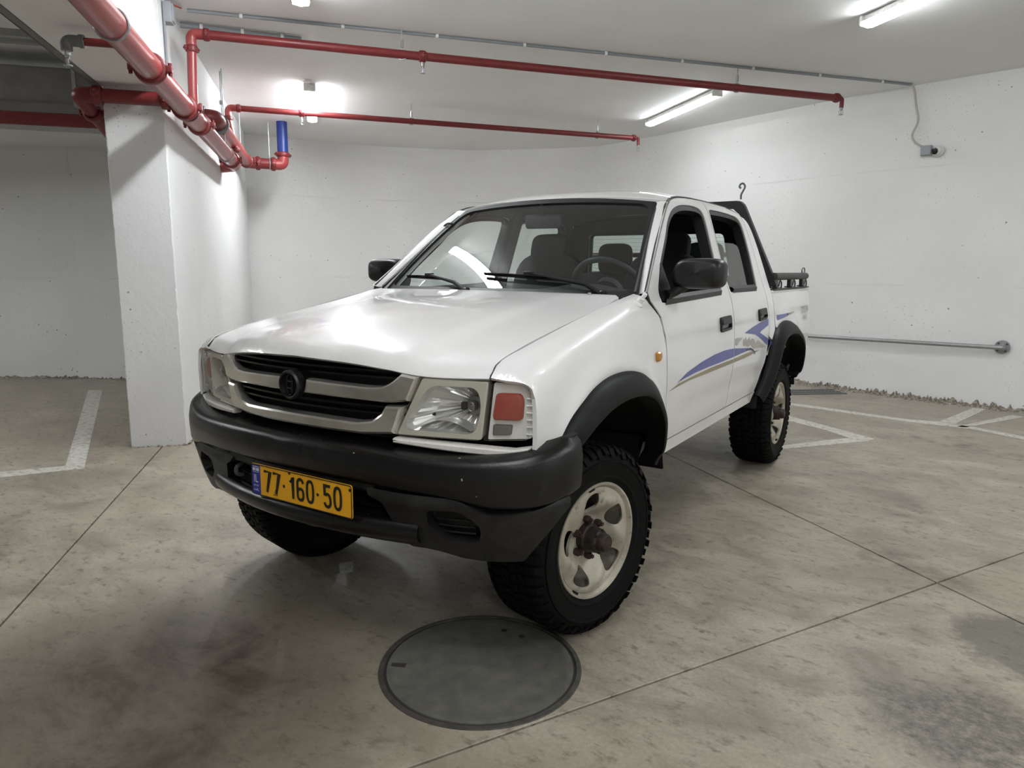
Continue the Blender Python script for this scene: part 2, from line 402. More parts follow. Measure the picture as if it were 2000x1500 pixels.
def skin(name, outline, holes, surf, mat, parent, step=.04, thick=.012, flip=False, mirror=False, both=False, label=None):
    """panel of a curved surface: surf(N,2)->pos(N,3), normal(N,3); edges folded inward by thick; custom normals"""
    P2, F = fill2d(outline, holes, step)
    pos, nor = surf(P2)
    pos = np.array(pos); nor = np.array(nor)
    if mirror: pos = pos * [-1, 1, 1]; nor = nor * [-1, 1, 1]
    N = len(pos)
    # orient faces with normals
    F2 = []
    for f in F:
        a, b, c = pos[list(f)]; n = np.cross(b - a, c - a); F2.append(f if n @ nor[f[0]] > 0 else tuple(reversed(f)))
    cnt = {}
    for f in F2:
        for i in range(3):
            e = (f[i], f[(i + 1) % 3]); cnt[e] = 1
    bnd = [e for e in cnt if (e[1], e[0]) not in cnt]
    vs = [tuple(p) for p in pos]; norm = [tuple(n) for n in nor]; idx = {}; faces = list(F2); fn = []
    for f in F2: fn += [norm[i] for i in f]
    for a, b in bnd:
        e = pos[b] - pos[a]; s = np.cross(e, nor[a]); l = np.linalg.norm(s)
        if l < 1e-12: continue
        s = s / l
        for i in (a, b):
            if i not in idx: idx[i] = len(vs); vs.append(tuple(pos[i] - nor[i] * thick))
        faces.append((b, a, idx[a], idx[b])); fn += [tuple(s)] * 4
    me = bpy.data.meshes.new(name); me.from_pydata(vs, [], faces); me.materials.append(MAT[mat])
    me.polygons.foreach_set('use_smooth', [True] * len(me.polygons))
    me.normals_split_custom_set(fn)
    o = bpy.data.objects.new(name, me)
    if label: o['label'] = label
    return link(o, parent)

def surf_fn(f, eps=1e-3, sign=1):
    """wrap vector position function f(u,v)->(N,3) into surf with normals by differences"""
    def s(P2):
        P2 = np.asarray(P2, float); u, v = P2[:, 0], P2[:, 1]
        p = f(u, v); du = f(u + eps, v) - f(u - eps, v); dv = f(u, v + eps) - f(u, v - eps)
        n = np.cross(du, dv) * sign; n /= np.linalg.norm(n, axis=1)[:, None] + 1e-12
        return p, n
    return s
def pchip(xk, Yk, x):
    """monotone-ish cubic interpolation, Yk (K,...) at xk"""
    xk = np.asarray(xk, float); Yk = np.asarray(Yk, float); x = np.clip(np.asarray(x, float), xk[0], xk[-1])
    h = np.diff(xk); dl = np.diff(Yk, axis=0) / h.reshape((-1,) + (1,) * (Yk.ndim - 1)); m = np.zeros_like(Yk)
    m[0] = dl[0]; m[-1] = dl[-1]
    if len(xk) > 2:
        a, b = dl[:-1], dl[1:]; m[1:-1] = np.where(a * b > 0, 2 * a * b / (a + b + 1e-30), 0)
    i = np.clip(np.searchsorted(xk, x, 'right') - 1, 0, len(xk) - 2)
    sh = (-1,) + (1,) * (Yk.ndim - 1); t_ = ((x - xk[i]) / h[i]).reshape(sh); hh = h[i].reshape(sh)
    return (1 + 2 * t_) * (1 - t_) ** 2 * Yk[i] + t_ * (1 - t_) ** 2 * hh * m[i] + t_ ** 2 * (3 - 2 * t_) * Yk[i + 1] + t_ ** 2 * (t_ - 1) * hh * m[i + 1]
def text_mesh(txt, size=1.0, extrude=.002, xs=1.0):
    """flat lettering -> list verts, faces (in XY plane, centred)"""
    cu = bpy.data.curves.new('t', 'FONT'); cu.body = txt; cu.size = size; cu.extrude = extrude; cu.align_x = 'CENTER'; cu.align_y = 'CENTER'; cu.resolution_u = 3
    o = bpy.data.objects.new('t', cu); COL.objects.link(o); dg = bpy.context.evaluated_depsgraph_get(); dg.update()
    me = bpy.data.meshes.new_from_object(o.evaluated_get(dg)); vs = [(v.co.x * xs, v.co.y, v.co.z) for v in me.vertices]; fs = [tuple(p.vertices) for p in me.polygons]
    bpy.data.objects.remove(o, do_unlink=True); bpy.data.curves.remove(cu); bpy.data.meshes.remove(me); return vs, fs
def frame(x, y, z):
    return Matrix((V(x), V(y), V(z))).transposed()
# ================================================================== ROOM
ZC = 3.3
TH = math.radians(137.5); D = V((math.cos(TH), math.sin(TH), 0)); MM = V((math.sin(TH), -math.cos(TH), 0)); BM = -1.499
def SM(s, m, z=0): return D * s + MM * m + V((0, 0, z))
def structure(o): o['kind'] = 'structure'; return o
def extrude_line(poly2, z0, z1, th, side=1):
    """wall from a plan polyline, thickness th to one side"""
    mb = MB(); P = [V((x, y, 0)) for x, y in poly2]; n = len(P); Q = []
    for i, p in enumerate(P):
        a = P[max(i - 1, 0)]; b = P[min(i + 1, n - 1)]; tg = (b - a).normalized(); Q.append(p + V((-tg.y, tg.x, 0)) * th * side)
    ring = P + Q[::-1]; mb.prism([(p.x, p.y) for p in ring], z0, z1) if n == 2 else None
    if n > 2:
        up_ = V((0, 0, 1))
        for i in range(n - 1):
            mb.prism([(P[i].x, P[i].y), (P[i + 1].x, P[i + 1].y), (Q[i + 1].x, Q[i + 1].y), (Q[i].x, Q[i].y)], z0, z1)
    return mb
def wall_sheet(poly2, z0, z1, th, side, name, mat, n=5):
    """smooth curved wall with real thickness"""
    pts = catmull(poly2, n); P = [V((x, y, 0)) for x, y in pts]; N = len(P); Q = []
    for i, p in enumerate(P):
        a = P[max(i - 1, 0)]; b = P[min(i + 1, N - 1)]; tg = (b - a).normalized(); Q.append(p + V((-tg.y, tg.x, 0)) * th * side)
    rows = [[p + V((0, 0, z0)), p + V((0, 0, z1)), q + V((0, 0, z1)), q + V((0, 0, z0)), p + V((0, 0, z0))] for p, q in zip(P, Q)]
    return structure(MB().grid(rows).build(name, mat, angle=40))

BACK = [(-7.6, 4.15), (-7.27, 4.65), (-6.98, 5.15), (-6.74, 5.75), (-6.34, 6.35), (-5.78, 6.96), (-5.15, 7.5), (-4.29, 7.89), (-3.81, 8.05), (-3.25, 8.18)]
RIGHT = [(-3.25, 8.18), (-2.64, 8.0), (-1.98, 7.77), (-1.13, 7.4), (-.4, 7.11), (.47, 6.77), (1.2, 6.54), (2.14, 6.31), (3.5, 6.02), (5.5, 5.72), (7.6, 5.5)]
wall_sheet(BACK, -.02, ZC, .25, 1, 'wall_back', 'wall_paint')
wall_sheet(RIGHT, -.02, ZC, .25, 1, 'wall_right', 'wall_paint')
# vertical formwork joint in the back wall and the kink at the corner: thin cracks
def mbox_sm(s0, s1, m0, m1, z0, z1):
    c = SM((s0 + s1) / 2, (m0 + m1) / 2, (z0 + z1) / 2); R = frame(D, MM, D.cross(MM)); mb = MB(); mb.box(c, (abs(s1 - s0), abs(m1 - m0), abs(z1 - z0)), R); return mb
# dividing wall whose end is the pillar, and the beam that carries on over the opening
def rough_box(s0, s1, m0, m1, z0, z1, seed, amp=.0025, ns=2, nz=150):
    """concrete block with slightly chipped vertical edges"""
    rnd = random.Random(seed); ring0 = [(s0, m1), (s1, m1), (s1, m0), (s0, m0)]; rows = []
    for k in range(nz + 1):
        z = z0 + (z1 - z0) * k / nz; row = []
        for j, (s, m) in enumerate(ring0):
            c1 = abs(rnd.gauss(0, amp)) if 0 < k < nz else 0
            a = ring0[(j - 1) % 4]; b = ring0[(j + 1) % 4]; e = .006 + c1
            for (tx, ty) in (a, b):
                l = math.hypot(tx - s, ty - m); row.append(SM(s + (tx - s) / l * e, m + (ty - m) / l * e, z))
        rows.append(row + [row[0]])
    mb = MB().grid(rows); n = len(rows[0])
    mb.add(rows[0], [tuple(range(n - 1))]); mb.add(rows[-1], [tuple(range(n - 1))]); return mb
structure(rough_box(2.828, 8.3, BM - .396, BM, -.02, ZC, 3).build('wall_left', 'wall_plain', smooth=False))
structure(mbox_sm(-6, 2.83, BM - .394, BM - .002, 2.615, ZC).build('trim_1', 'wall_plain', smooth=False))
# far wall of the left bay with a shallow pilaster, lower slab over it
LB = [(-12.2, -1.2), (-8.06, 1.48), (-7.125, 2.09)]
structure(extrude_line(LB, -.02, ZC, .25, 1).build('wall_bay', 'wall_paint', smooth=False))
structure(extrude_line([(-7.12, 2.06), (-6.5, 2.36), (-6.0, 2.75)], -.02, ZC, .3, 1).build('wall_bay_pilaster', 'wall_paint', smooth=False))
structure(mbox_sm(5.6, 7.4, -9.0, BM - .396, 2.735, ZC).build('trim_2', 'wall_plain', smooth=False))
# outer shell behind the camera
structure(extrude_line([(7.6, 5.6), (7.9, -8.6)], -.02, ZC, .25, 1).build('wall_east', 'wall_shell', smooth=False))
structure(extrude_line([(8.0, -8.5), (-12.3, -8.5)], -.02, ZC, .25, 1).build('wall_south', 'wall_shell', smooth=False))
structure(extrude_line([(-12.1, -8.6), (-12.1, -1.0)], -.02, ZC, .25, 1).build('wall_west', 'wall_shell', smooth=False))
structure(MB().box((-2, .2, ZC + .1), (21, 18, .2)).build('ceiling', 'ceiling_paint', smooth=False))

# floor: dark bedding with poured slabs between sawn joints
floor = structure(MB().box((-2, .2, -.06), (21, 18, .08)).build('floor', 'joint_dark', smooth=False))
def clip(poly, p, n):
    out = []
    for i in range(len(poly)):
        a, b = V(poly[i]), V(poly[(i + 1) % len(poly)]); da, db = (a - p).dot(n), (b - p).dot(n)
        if da >= 0: out.append(tuple(a))
        if (da >= 0) != (db >= 0): out.append(tuple(a + (b - a) * (da / (da - db))))
    return out
JL = [((-1.121, -1.24), (-3.114, .581)), ((.08, 2.672), (1.89, 1.215)), ((.703, -.971), (1.89, 1.215))]
cells = [[(-12.4, -8.7), (8.3, -8.7), (8.3, 9), (-12.4, 9)]]
for a, b in JL:
    a, b = V(a), V(b); tg = (b - a).normalized(); n = V((-tg.y, tg.x)); nc = []
    for c in cells:
        for sg in (1, -1):
            q = clip(c, a + n * sg * .0045, n * sg)
            if len(q) > 2 and abs(area2(q)) > .01: nc.append(q)
    cells = nc
for c in cells:
    ci = inset(c, .002)
    if area2(c) < 0: c = c[::-1]; ci = ci[::-1]
    n = len(c); mb = MB()
    mb.add([(x, y, -.02) for x, y in c] + [(x, y, -.002) for x, y in c] + [(x, y, 0) for x, y in ci],
           [tuple(range(2 * n, 3 * n))] + [(i, (i + 1) % n, n + (i + 1) % n, n + i) for i in range(n)] + [(n + i, n + (i + 1) % n, 2 * n + (i + 1) % n, 2 * n + i) for i in range(n)])
    mb.build('slab', 'concrete_floor', floor, smooth=False)
def painted(poly):
    MB().prism(poly if area2(poly) > 0 else poly[::-1], 0.0, .0015).build('painted_line', 'line_paint', floor, smooth=False)
for p in ([(.416, 5.369), (.61, 5.34), (1.501, 5.146), (1.776, 5.176), (1.916, 5.119), (2.051, 5.10), (2.402, 4.907), (2.395, 4.774), (2.05, 4.99), (1.917, 4.999), (1.509, 5.027), (.634, 5.207), (.446, 5.225)],
          [(2.402, 4.907), (4.2, 4.2), (4.15, 4.07), (2.395, 4.774)],
          [(2.05, 6.18), (2.165, 6.2), (1.905, 5.16), (1.776, 5.176)], [(1.917, 5.032), (2.367, 5.959), (2.45, 5.901), (1.989, 5.049)],
          [(.10, 4.93), (.554, 4.663), (.94, 4.392), (1.354, 4.088), (1.308, 3.965), (1.187, 3.99), (.958, 4.208), (.595, 4.431), (.1, 4.75)],
          [(.45, 2.95), (.759, 3.406), (1.022, 3.804), (1.173, 4.0), (1.305, 3.965), (1.058, 3.638), (.783, 3.294), (.55, 2.95)],
          [(-6.119, 1.715), (-6.246, 1.625), (-3.246, -.012), (-3.113, .048)], [(-4.4, -1.75), (-3.446, -.328), (-3.246, -.012), (-3.113, .048), (-3.074, .029), (-3.302, -.384), (-4.25, -1.82)]):
    painted(p)
MB().prism(round_poly([(-.473, -.112), (-.386, -.188), (-.348, -.143), (-.434, -.058)], .012), 0, .001).build('painted_light_spot', 'line_paint', floor, smooth=False)  # reflected lamp light on the floor, painted as a pale patch
# rough crumbled strip of mortar along the foot of the walls
def debris(path, w, h, seed, name, jag=1.0):
    rnd = random.Random(seed); pts = catmull(path, 60 if len(path) > 2 else 120); P = [V((x, y, 0)) for x, y in pts]; rows = []
    for i, p in enumerate(P):
        a = P[max(i - 1, 0)]; b = P[min(i + 1, len(P) - 1)]; tg = (b - a).normalized(); nn = V((tg.y, -tg.x, 0))
        ww = w * (.5 + .8 * rnd.random()); hh = h * (.2 + rnd.random() ** 2 * jag)
        rows.append([p - nn * .02 + V((0, 0, hh)), p + nn * ww * .3 + V((0, 0, hh * .9 * rnd.random())), p + nn * ww * .65 + V((0, 0, hh * .5 * rnd.random())), p + nn * ww + V((0, 0, -.001))])
    return structure(MB().grid(rows).build(name, 'debris', smooth=False, fix=False))
debris([(x, y - .005) for x, y in RIGHT[3:]], .17, .06, 1, 'trim_3')  # right wall foot
debris([SM(2.83, BM).to_tuple()[:2], SM(2.83, BM - .396).to_tuple()[:2]][::-1], .03, .015, 2, 'trim_4')
debris([(-12, -1.05), (-8.06, 1.48), (-7.13, 2.09), (-6.5, 2.36)], .12, .035, 4, 'trim_5')
debris([SM(7.9, BM).to_tuple()[:2], SM(2.83, BM).to_tuple()[:2]][::1], .04, .015, 5, 'trim_6')

# ------------------------------------------------------------------ ceiling lights
def ceiling_light(far, n_, label, L=1.62):
    far = V(far); a = far; b = far - D * L; root = empty('ceiling_light', ((a + b) / 2).to_tuple()); c0 = (a + b) / 2
    tag(root, label, 'light', 'linear ceiling lights'); R = frame(D, -MM, (0, 0, 1))
    mb = MB(); mb.box((0, 0, 0), (L + .02, .07, .05), R, bev=.012); mb.box((0, 0, -.024), (L + .02, .118, .006), R); mb.build('housing', 'plastic_white', root).location = (0, 0, ZC - .03 - c0.z)
    prof = [(-.06, -.001), (-.06, -.003), (-.05, -.024), (0, -.034), (.05, -.024), (.06, -.003), (.06, -.001)]
    rows = [[R @ V((s * (L / 2), y, z)) for y, z in prof] for s in (-1, 1)]
    mb = MB(); mb.grid(rows); n = len(prof); mb.add(rows[0], [tuple(range(n))]); mb.add(rows[1], [tuple(range(n - 1, -1, -1))])
    mb.build('diffuser', 'lamp_emit_%d' % n_, root, angle=60).location = (0, 0, ZC - .06 - c0.z)
    for s in (-1, 1):
        mb = MB(); mb.box(R @ V((s * (L / 2 + .012), 0, -.045)), (.024, .125, .08), R, bev=.01); mb.build('end_cap', 'plastic_white', root).location = (0, 0, ZC - c0.z)
    mb = MB(); e = R @ V((-(L / 2) - .02, 0, -.03)); mb.tube(catmull([e, e + R @ V((-.06, .01, -.015)), e + R @ V((-.10, .02, .02)), e + R @ V((-.13, .02, .03))], 5), .006, 8)
    mb.lathe([(.045, .0), (.045, -.025), (.03, -.03), (0, -.03)], None, e + R @ V((-.13, .02, .03)), 16); mb.build('power_lead', 'plastic_white', root).location = (0, 0, ZC - c0.z)
    return root
ceiling_light((-5.40, 4.25, ZC - .04), 0, 'lit ceiling tube light beyond the thin red pipe, above the blue pipe')
ceiling_light((-2.31, 1.41, ZC - .04), 1, 'lit ceiling tube light at the top edge, only its tip showing')
ceiling_light((-1.78, 6.68, ZC - .04), 2, 'lit ceiling tube light near the right wall behind the long red pipe')
ceiling_light((1.05, 4.00, ZC - .04), 3, 'lit ceiling tube light at the top right of the picture')
ceiling_light((.75, -1.45, ZC - .04), 4, 'added ceiling tube light overhead, out of the picture in front of the truck')  # this and all below: unseen lamps, added to raise the room's brightness
ceiling_light((3.9, 1.15, ZC - .04), 5, 'added ceiling tube light out of the picture to the right of the truck')
ceiling_light((-7.4, -1.6, ZC - .04), 6, 'added ceiling tube light in the dim left bay, out of the picture')
ceiling_light(SM(-5.3, -.52, ZC - .04), 7, 'added unseen ceiling tube light far behind the camera, left row')
ceiling_light(SM(-6.0, 3.66, ZC - .04), 8, 'added unseen ceiling tube light far behind the camera, middle row')
ceiling_light(SM(-2.2, 7.6, ZC - .04), 9, 'added ceiling tube light by the east wall, out of the picture')
ceiling_light(SM(-6.0, 7.6, ZC - .04), 10, 'added ceiling tube light in the far east corner, out of the picture')

# ------------------------------------------------------------------ red fire pipes
R_SM = frame(D, MM, D.cross(MM))
def coupling(mb, p, dr, r, w=.05):
    """grooved clamp with two bolt lugs"""
    p = V(p); dr = V(dr).normalized(); ref = V((0, 0, 1)) if abs(dr.z) < .9 else V((1, 0, 0)); nx = dr.cross(ref).normalized(); ny = dr.cross(nx); R = frame(nx, ny, dr)
    mb.lathe([(r * 1.02, -w / 2 - .006), (r * 1.22, -w / 2), (r * 1.3, -w / 5), (r * 1.3, w / 5), (r * 1.22, w / 2), (r * 1.02, w / 2 + .006)], R, p, 24, cap=False)
    for s in (-1, 1):
        mb.box(p + nx * s * r * 1.42, (r * .5, r * .55, w * .9), R, bev=.006)
        mb.tube([p + nx * s * r * 1.5 - ny * r * .5, p + nx * s * r * 1.5 + ny * r * .5], r * .13 + .002, 8)
def pipe_part(name, pts, r, mat, parent, cr=0, seg=20):
    mb = MB(); mb.tube(arc_path(pts, cr, 8) if cr else pts, r, seg); return mb.build(name, mat, parent)
def hanger(parent, p, r, mat='galvanised', top=ZC):
    mb = MB(); p = V(p); mb.tube([p + V((0, 0, r + .01)), V((p.x, p.y, top))], .005, 8)
    mb.lathe([(.014, -.03), (.014, .03)], None, p + V((0, 0, r + .05)), 6)
    rg = [p + V((0, 0, 0)) + (V((rt.x, rt.y, 0)) * math.cos(a) + V((0, 0, 1)) * math.sin(a)) * (r + .006) for a in np.linspace(0, 2 * PI, 20, endpoint=False)]
    mb.tube(rg, .006, 6, closed=True); return mb.build('hanger', mat, parent)
def sprinkler(parent, p, up_=0):
    mb = MB(); p = V(p); mb.lathe([(.016, .03), (.016, 0), (.010, -.004), (.010, -.012), (.006, -.014), (.006, -.02)], None, p, 12)
    for s in (-1, 1): mb.tube(catmull([p + V((s * .012, 0, -.005)), p + V((s * .02, 0, -.025)), p + V((s * .005, 0, -.05))], 4), .003, 6)
    mb.tube([p + V((0, 0, -.015)), p + V((0, 0, -.045))], .004, 6); mb.lathe([(.0, -.048), (.022, -.05), (.022, -.054), (0, -.055)], None, p, 14)
    return mb.build('sprinkler_head', 'galvanised', parent)

# big main along the wall
m1, z1, r1 = BM + .15, 2.487, .07
root = empty('fire_main_pipe', SM(2.5, m1, z1).to_tuple()); tag(root, 'thick red fire main running along the left wall under the beam', 'pipe', 'red fire pipes'); O = root.location.copy()
def bld(mb, name, mat, parent, org): return mb.build(name, mat, parent, loc=None) 
class Org:
    """helper: build meshes in world coordinates under a root placed at org"""
    def __init__(s, root): s.root = root; s.o = V(root.location)
    def add(s, mb, name, mat, parent=None, **kw):
        mb.v = [(x - s.o.x, y - s.o.y, z - s.o.z) for x, y, z in mb.v]; return mb.build(name, mat, parent or s.root, **kw)
g = Org(root)
g.add(MB().tube([SM(-6, m1, z1), SM(5.5, m1, z1)], r1, 24), 'pipe_run', 'pipe_red')
for s in (1.72, 2.75, 3.35, 5.3):
    mb = MB(); coupling(mb, SM(s, m1, z1), D, r1); g.add(mb, 'coupling', 'pipe_red_dark')
mb = MB(); mb.lathe([(r1 * 1.08, -.12), (r1 * 1.12, 0), (r1 * 1.08, .12)], frame(MM, V((0, 0, 1)), D), SM(2.98, m1, z1), 24, cap=False); g.add(mb, 'tee_fitting', 'pipe_red')
mb = MB(); mb.tube(arc_path([SM(5.5, m1, z1), SM(5.68, m1, z1), SM(5.68, BM, z1 - .02)], .1), r1 * 1.02, 20); g.add(mb, 'end_elbow', 'pipe_red')
for s in (.95, 4.9):
    mb = MB(); rg = [SM(s, m1 + r1 * 1.06 * math.cos(a), z1 + r1 * 1.06 * math.sin(a)) for a in np.linspace(0, 2 * PI, 24, endpoint=False)]; mb.tube(rg, .008, 6, closed=True)
    mb.tube([SM(s, m1, z1 + r1), SM(s, m1, ZC)], .006, 8); g.add(mb, 'hanger', 'galvanised')
# short dropper branch with a sprinkler under the beam
root = empty('sprinkler_branch', SM(1.62, m1 - .05, z1 + .03).to_tuple()); tag(root, 'short red pipe stub with grey elbow and hanging sprinkler, upper left', 'pipe', 'red fire pipes'); g = Org(root)
zS = 2.545; mS0, mS1 = m1 - .06, BM - .205; sS = 1.5
g.add(MB().tube([SM(sS, m1, zS), SM(sS, mS1 + .06, zS)], .021, 16), 'pipe_run', 'pipe_red_dark')
mb = MB(); mb.tube(arc_path([SM(sS, mS1 + .075, zS), SM(sS, mS1, zS), SM(sS, mS1, zS - .05)], .05), .029, 14); mb.lathe([(.034, -.012), (.034, .012)], frame(D, V((0, 0, 1)), MM), SM(sS, mS1 + .075, zS), 14); g.add(mb, 'elbow', 'galv_dull')
h = sprinkler(root, SM(sS, mS1, zS - .075) - V(root.location))
# crossover in front of the pillar, then back along the bay side
root = empty('crossover_pipe', SM(2.70, BM - .2, 2.53).to_tuple()); tag(root, 'red pipe crossing in front of the white pillar top', 'pipe', 'red fire pipes'); g = Org(root)
sC, zC1, rC = 2.735, 2.53, .048
g.add(MB().tube([SM(sC, m1 - r1 * .8, zC1), SM(sC, BM - .43, zC1)], rC, 20), 'pipe_run', 'pipe_red_dark')
g.add(MB().tube(arc_path([SM(sC, BM - .43, zC1), SM(sC, BM - .52, zC1), SM(sC + .16, BM - .50, zC1 - .06)], .09), rC * 1.12, 18), 'elbow', 'pipe_red_dark')
g.add(MB().tube([SM(sC + .16, BM - .50, zC1 - .06), SM(sC + .75, BM - .48, zC1 - .2)], rC, 18), 'return_run', 'pipe_red_dark')
mb = MB(); coupling(mb, SM(sC, m1 - .12, zC1), MM, rC * 1.1); g.add(mb, 'coupling', 'pipe_red_dark')
mb = MB(); coupling(mb, SM(sC, BM - .40, zC1), MM, rC * 1.1); g.add(mb, 'coupling', 'pipe_red_dark')
mb = MB(); coupling(mb, SM(sC + .22, BM - .497, zC1 - .075), SM(.59, .04, -.13), rC * 1.1); g.add(mb, 'coupling', 'pipe_red_dark')
# second thick pipe: leaves the wall, runs back, turns and goes up into the ceiling (blue length)
m2, z2, r2_ = BM + .125, 2.742, .07
root = empty('riser_offset_pipe', SM(5.5, m2, z2).to_tuple()); tag(root, 'thick red pipe leaving the left wall and turning up into a blue length', 'pipe', 'red fire pipes'); g = Org(root)
E2 = V((-6.57, 4.12, z2)); 
E2 = SM(7.35, m2, z2); B2 = V((-6.09, 4.33, z2))
g.add(MB().tube(arc_path([SM(4.45, BM - .05, z2 + .01), SM(4.45, m2 + .01, z2 + .01), SM(4.9, m2, z2)], .14), r2_, 20), 'elbow', 'pipe_red_dark')
g.add(MB().tube([SM(4.68, m2, z2), E2 - D * .1], r2_, 20), 'pipe_run', 'pipe_red')
for s, dr, c_ in ((0, MM, SM(4.45, BM + .015, z2 + .01)), (1, D, SM(4.72, m2, z2))):
    mb = MB(); mb.lathe([(r2_ * 1.02, -.03), (r2_ * 1.35, -.03), (r2_ * 1.35, .03), (r2_ * 1.02, .03)], frame(V((0, 0, 1)), dr.cross(V((0, 0, 1))), dr), c_, 24); g.add(mb, 'flange', 'galv_dull')
dirX = (B2 - E2).normalized()
g.add(MB().tube(arc_path([E2 - D * .12, E2, E2 + dirX * .12], .09), r2_ * 1.05, 20), 'elbow', 'pipe_red')
g.add(MB().tube([E2 + dirX * .1, B2 - dirX * .1], r2_, 20), 'cross_run', 'pipe_red_dark')
g.add(MB().tube(arc_path([B2 - dirX * .12, B2, B2 + V((0, 0, .12))], .1), r2_ * 1.05, 20), 'elbow', 'pipe_red')
for c_, dr in ((E2 - D * .14, D), (E2 + dirX * .13, dirX), (B2 - dirX * .13, dirX), (B2 + V((0, 0, .13)), V((0, 0, 1)))):
    mb = MB(); coupling(mb, c_, dr, r2_); g.add(mb, 'coupling', 'pipe_red_dark')
g.add(MB().tube([B2 + V((0, 0, .12)), V((B2.x, B2.y, ZC + .02))], r2_, 24), 'blue_riser', 'pipe_blue', label='blue painted vertical pipe length')
mb = MB(); hp = E2 + dirX * .28; mb.tube([hp + V((0, 0, -.07)), V((hp.x, hp.y, ZC))], .007, 8); rg = [hp + dirX * 0 + (dirX.cross(V((0, 0, 1))) * math.cos(a) + V((0, 0, 1)) * math.sin(a)) * r2_ * 1.08 for a in np.linspace(0, 2 * PI, 20, endpoint=False)]; mb.tube(rg, .008, 6, closed=True); g.add(mb, 'hanger', 'galvanised')
mb = MB(); hp = SM(5.0, m2, z2); mb.tube([hp, V((hp.x, hp.y, ZC))], .006, 8); mb.lathe([(.02, -.02), (.02, .02)], None, (hp.x, hp.y, 3.0), 6); g.add(mb, 'hanger', 'galvanised')
mb = MB(); hp = SM(6.6, m2, z2); mb.tube([hp, V((hp.x, hp.y, ZC))], .006, 8); g.add(mb, 'hanger', 'galvanised')
# two sprinkler branch lines under the ceiling
def branch(start, end, r, riser_bottom, heads, rods, label, wall_m):
    a, b = V(start), V(end); root = empty('sprinkler_line', ((a + b) / 2).to_tuple()); tag(root, label, 'pipe', 'red fire pipes'); g = Org(root); dr = (b - a).normalized()
    g.add(MB().tube([a + dr * .06, b], r, 16), 'pipe_run', 'pipe_red_dark')
    g.add(MB().tube(arc_path([a + dr * .1, a, a - V((0, 0, .1))], .08), r * 1.12, 16), 'elbow', 'pipe_red')
    g.add(MB().tube([a - V((0, 0, .09)), V(riser_bottom)], r, 16), 'riser', 'pipe_red')
    for c_, d_ in ((a + dr * .11, dr), (a - V((0, 0, .11)), V((0, 0, 1))), (V(riser_bottom) + V((0, 0, .02)), V((0, 0, 1)))):
        mb = MB(); coupling(mb, c_, d_, r * 1.05, .04); g.add(mb, 'coupling', 'pipe_red_dark')
    for k in heads:
        p = a + (b - a) * k; mb = MB(); coupling(mb, p, dr, r * 1.05, .05); mb.tube([p, p - V((0, 0, r + .03))], .016, 10); g.add(mb, 'outlet_clamp', 'pipe_red_dark')
        sprinkler(root, p - V((0, 0, r + .045)) - g.o)
    mb = MB(); coupling(mb, b - dr * .02, dr, r * 1.05, .04); g.add(mb, 'coupling', 'pipe_red_dark')
    g.add(MB().tube(arc_path([b, b + dr * .05, b + dr * .05 - V((0, 0, .09))], .03), r * .62, 12), 'end_elbow', 'pipe_red_dark')
    sprinkler(root, b + dr * .05 - V((0, 0, .105)) - g.o)
    for k in rods: hanger(root, a + (b - a) * k - g.o, r, top=ZC - g.o.z)
    return root
branch((-3.215, 1.131, 3.1), (.60, 5.785, 3.1), .034, SM(3.12, m1, z1 + .06), [.293], [.265, .80], 'long red sprinkler pipe under the ceiling, nearer one, crossing above the truck', 0)
branch((-5.16, 2.83, 3.1), (-2.03, 6.79, 3.1), .032, SM(5.72, BM + .16, z1 + .15), [.155], [.405, .89], 'farther, shorter red sprinkler pipe under the ceiling', 0)
# red pipe in the left bay, ducts and tray above it
root = empty('bay_fire_pipe', SM(4.5, -4, 2.68).to_tuple()); tag(root, 'dark red pipe crossing the dim left bay behind the pillar', 'pipe', 'red fire pipes'); g = Org(root)
g.add(MB().tube([SM(4.5, -9, 2.66), SM(4.5, BM - .42, 2.66)], .058, 20), 'pipe_run', 'pipe_red_dark')
mb = MB(); coupling(mb, SM(4.5, -3.5, 2.66), MM, .058); g.add(mb, 'coupling', 'pipe_red_dark')
root = empty('ventilation_duct', SM(4.9, -4, 3.0).to_tuple()); tag(root, 'long grey sheet metal duct under the ceiling of the left bay', 'duct'); g = Org(root)
mb = MB(); mb.box(SM(4.95, -5.4, 3.0), (.5, 7, .32), R_SM, bev=.03); g.add(mb, 'duct_body', 'duct_dark')
for m in (-2.6, -3.6, -4.6): mb = MB(); mb.box(SM(4.95, m, 3.0), (.54, .03, .36), R_SM); g.add(mb, 'duct_flange', 'duct_grey')
root = empty('cable_tray', SM(1.5, BM - .47, 2.63).to_tuple()); tag(root, 'dark steel channel along the lower left edge of the beam', 'cable tray'); g = Org(root)
mb = MB(); mb.box(SM(.2, BM - .425, 2.64), (5.2, .05, .05), R_SM); mb.box(SM(.2, BM - .45, 2.665), (5.2, .008, .1), R_SM); g.add(mb, 'channel', 'duct_dark')
for s in (1.2, 2.1): mb = MB(); mb.box(SM(s, BM - 1.0, 2.72), (.05, 1.1, .04), R_SM); g.add(mb, 'cross_arm', 'duct_grey')
root = empty('duct_strut', SM(3.4, -3, 3.0).to_tuple()); tag(root, 'grey steel strut with hanger rods in the left bay ceiling', 'strut'); g = Org(root)
mb = MB(); mb.box(SM(3.5, -4.3, 3.06), (.06, 4.6, .06), R_SM); g.add(mb, 'rail', 'duct_grey')
for m in (-2.5, -3.4): mb = MB(); mb.tube([SM(3.5, m, 3.06), SM(3.5, m, ZC)], .006, 8); g.add(mb, 'rod', 'galvanised')

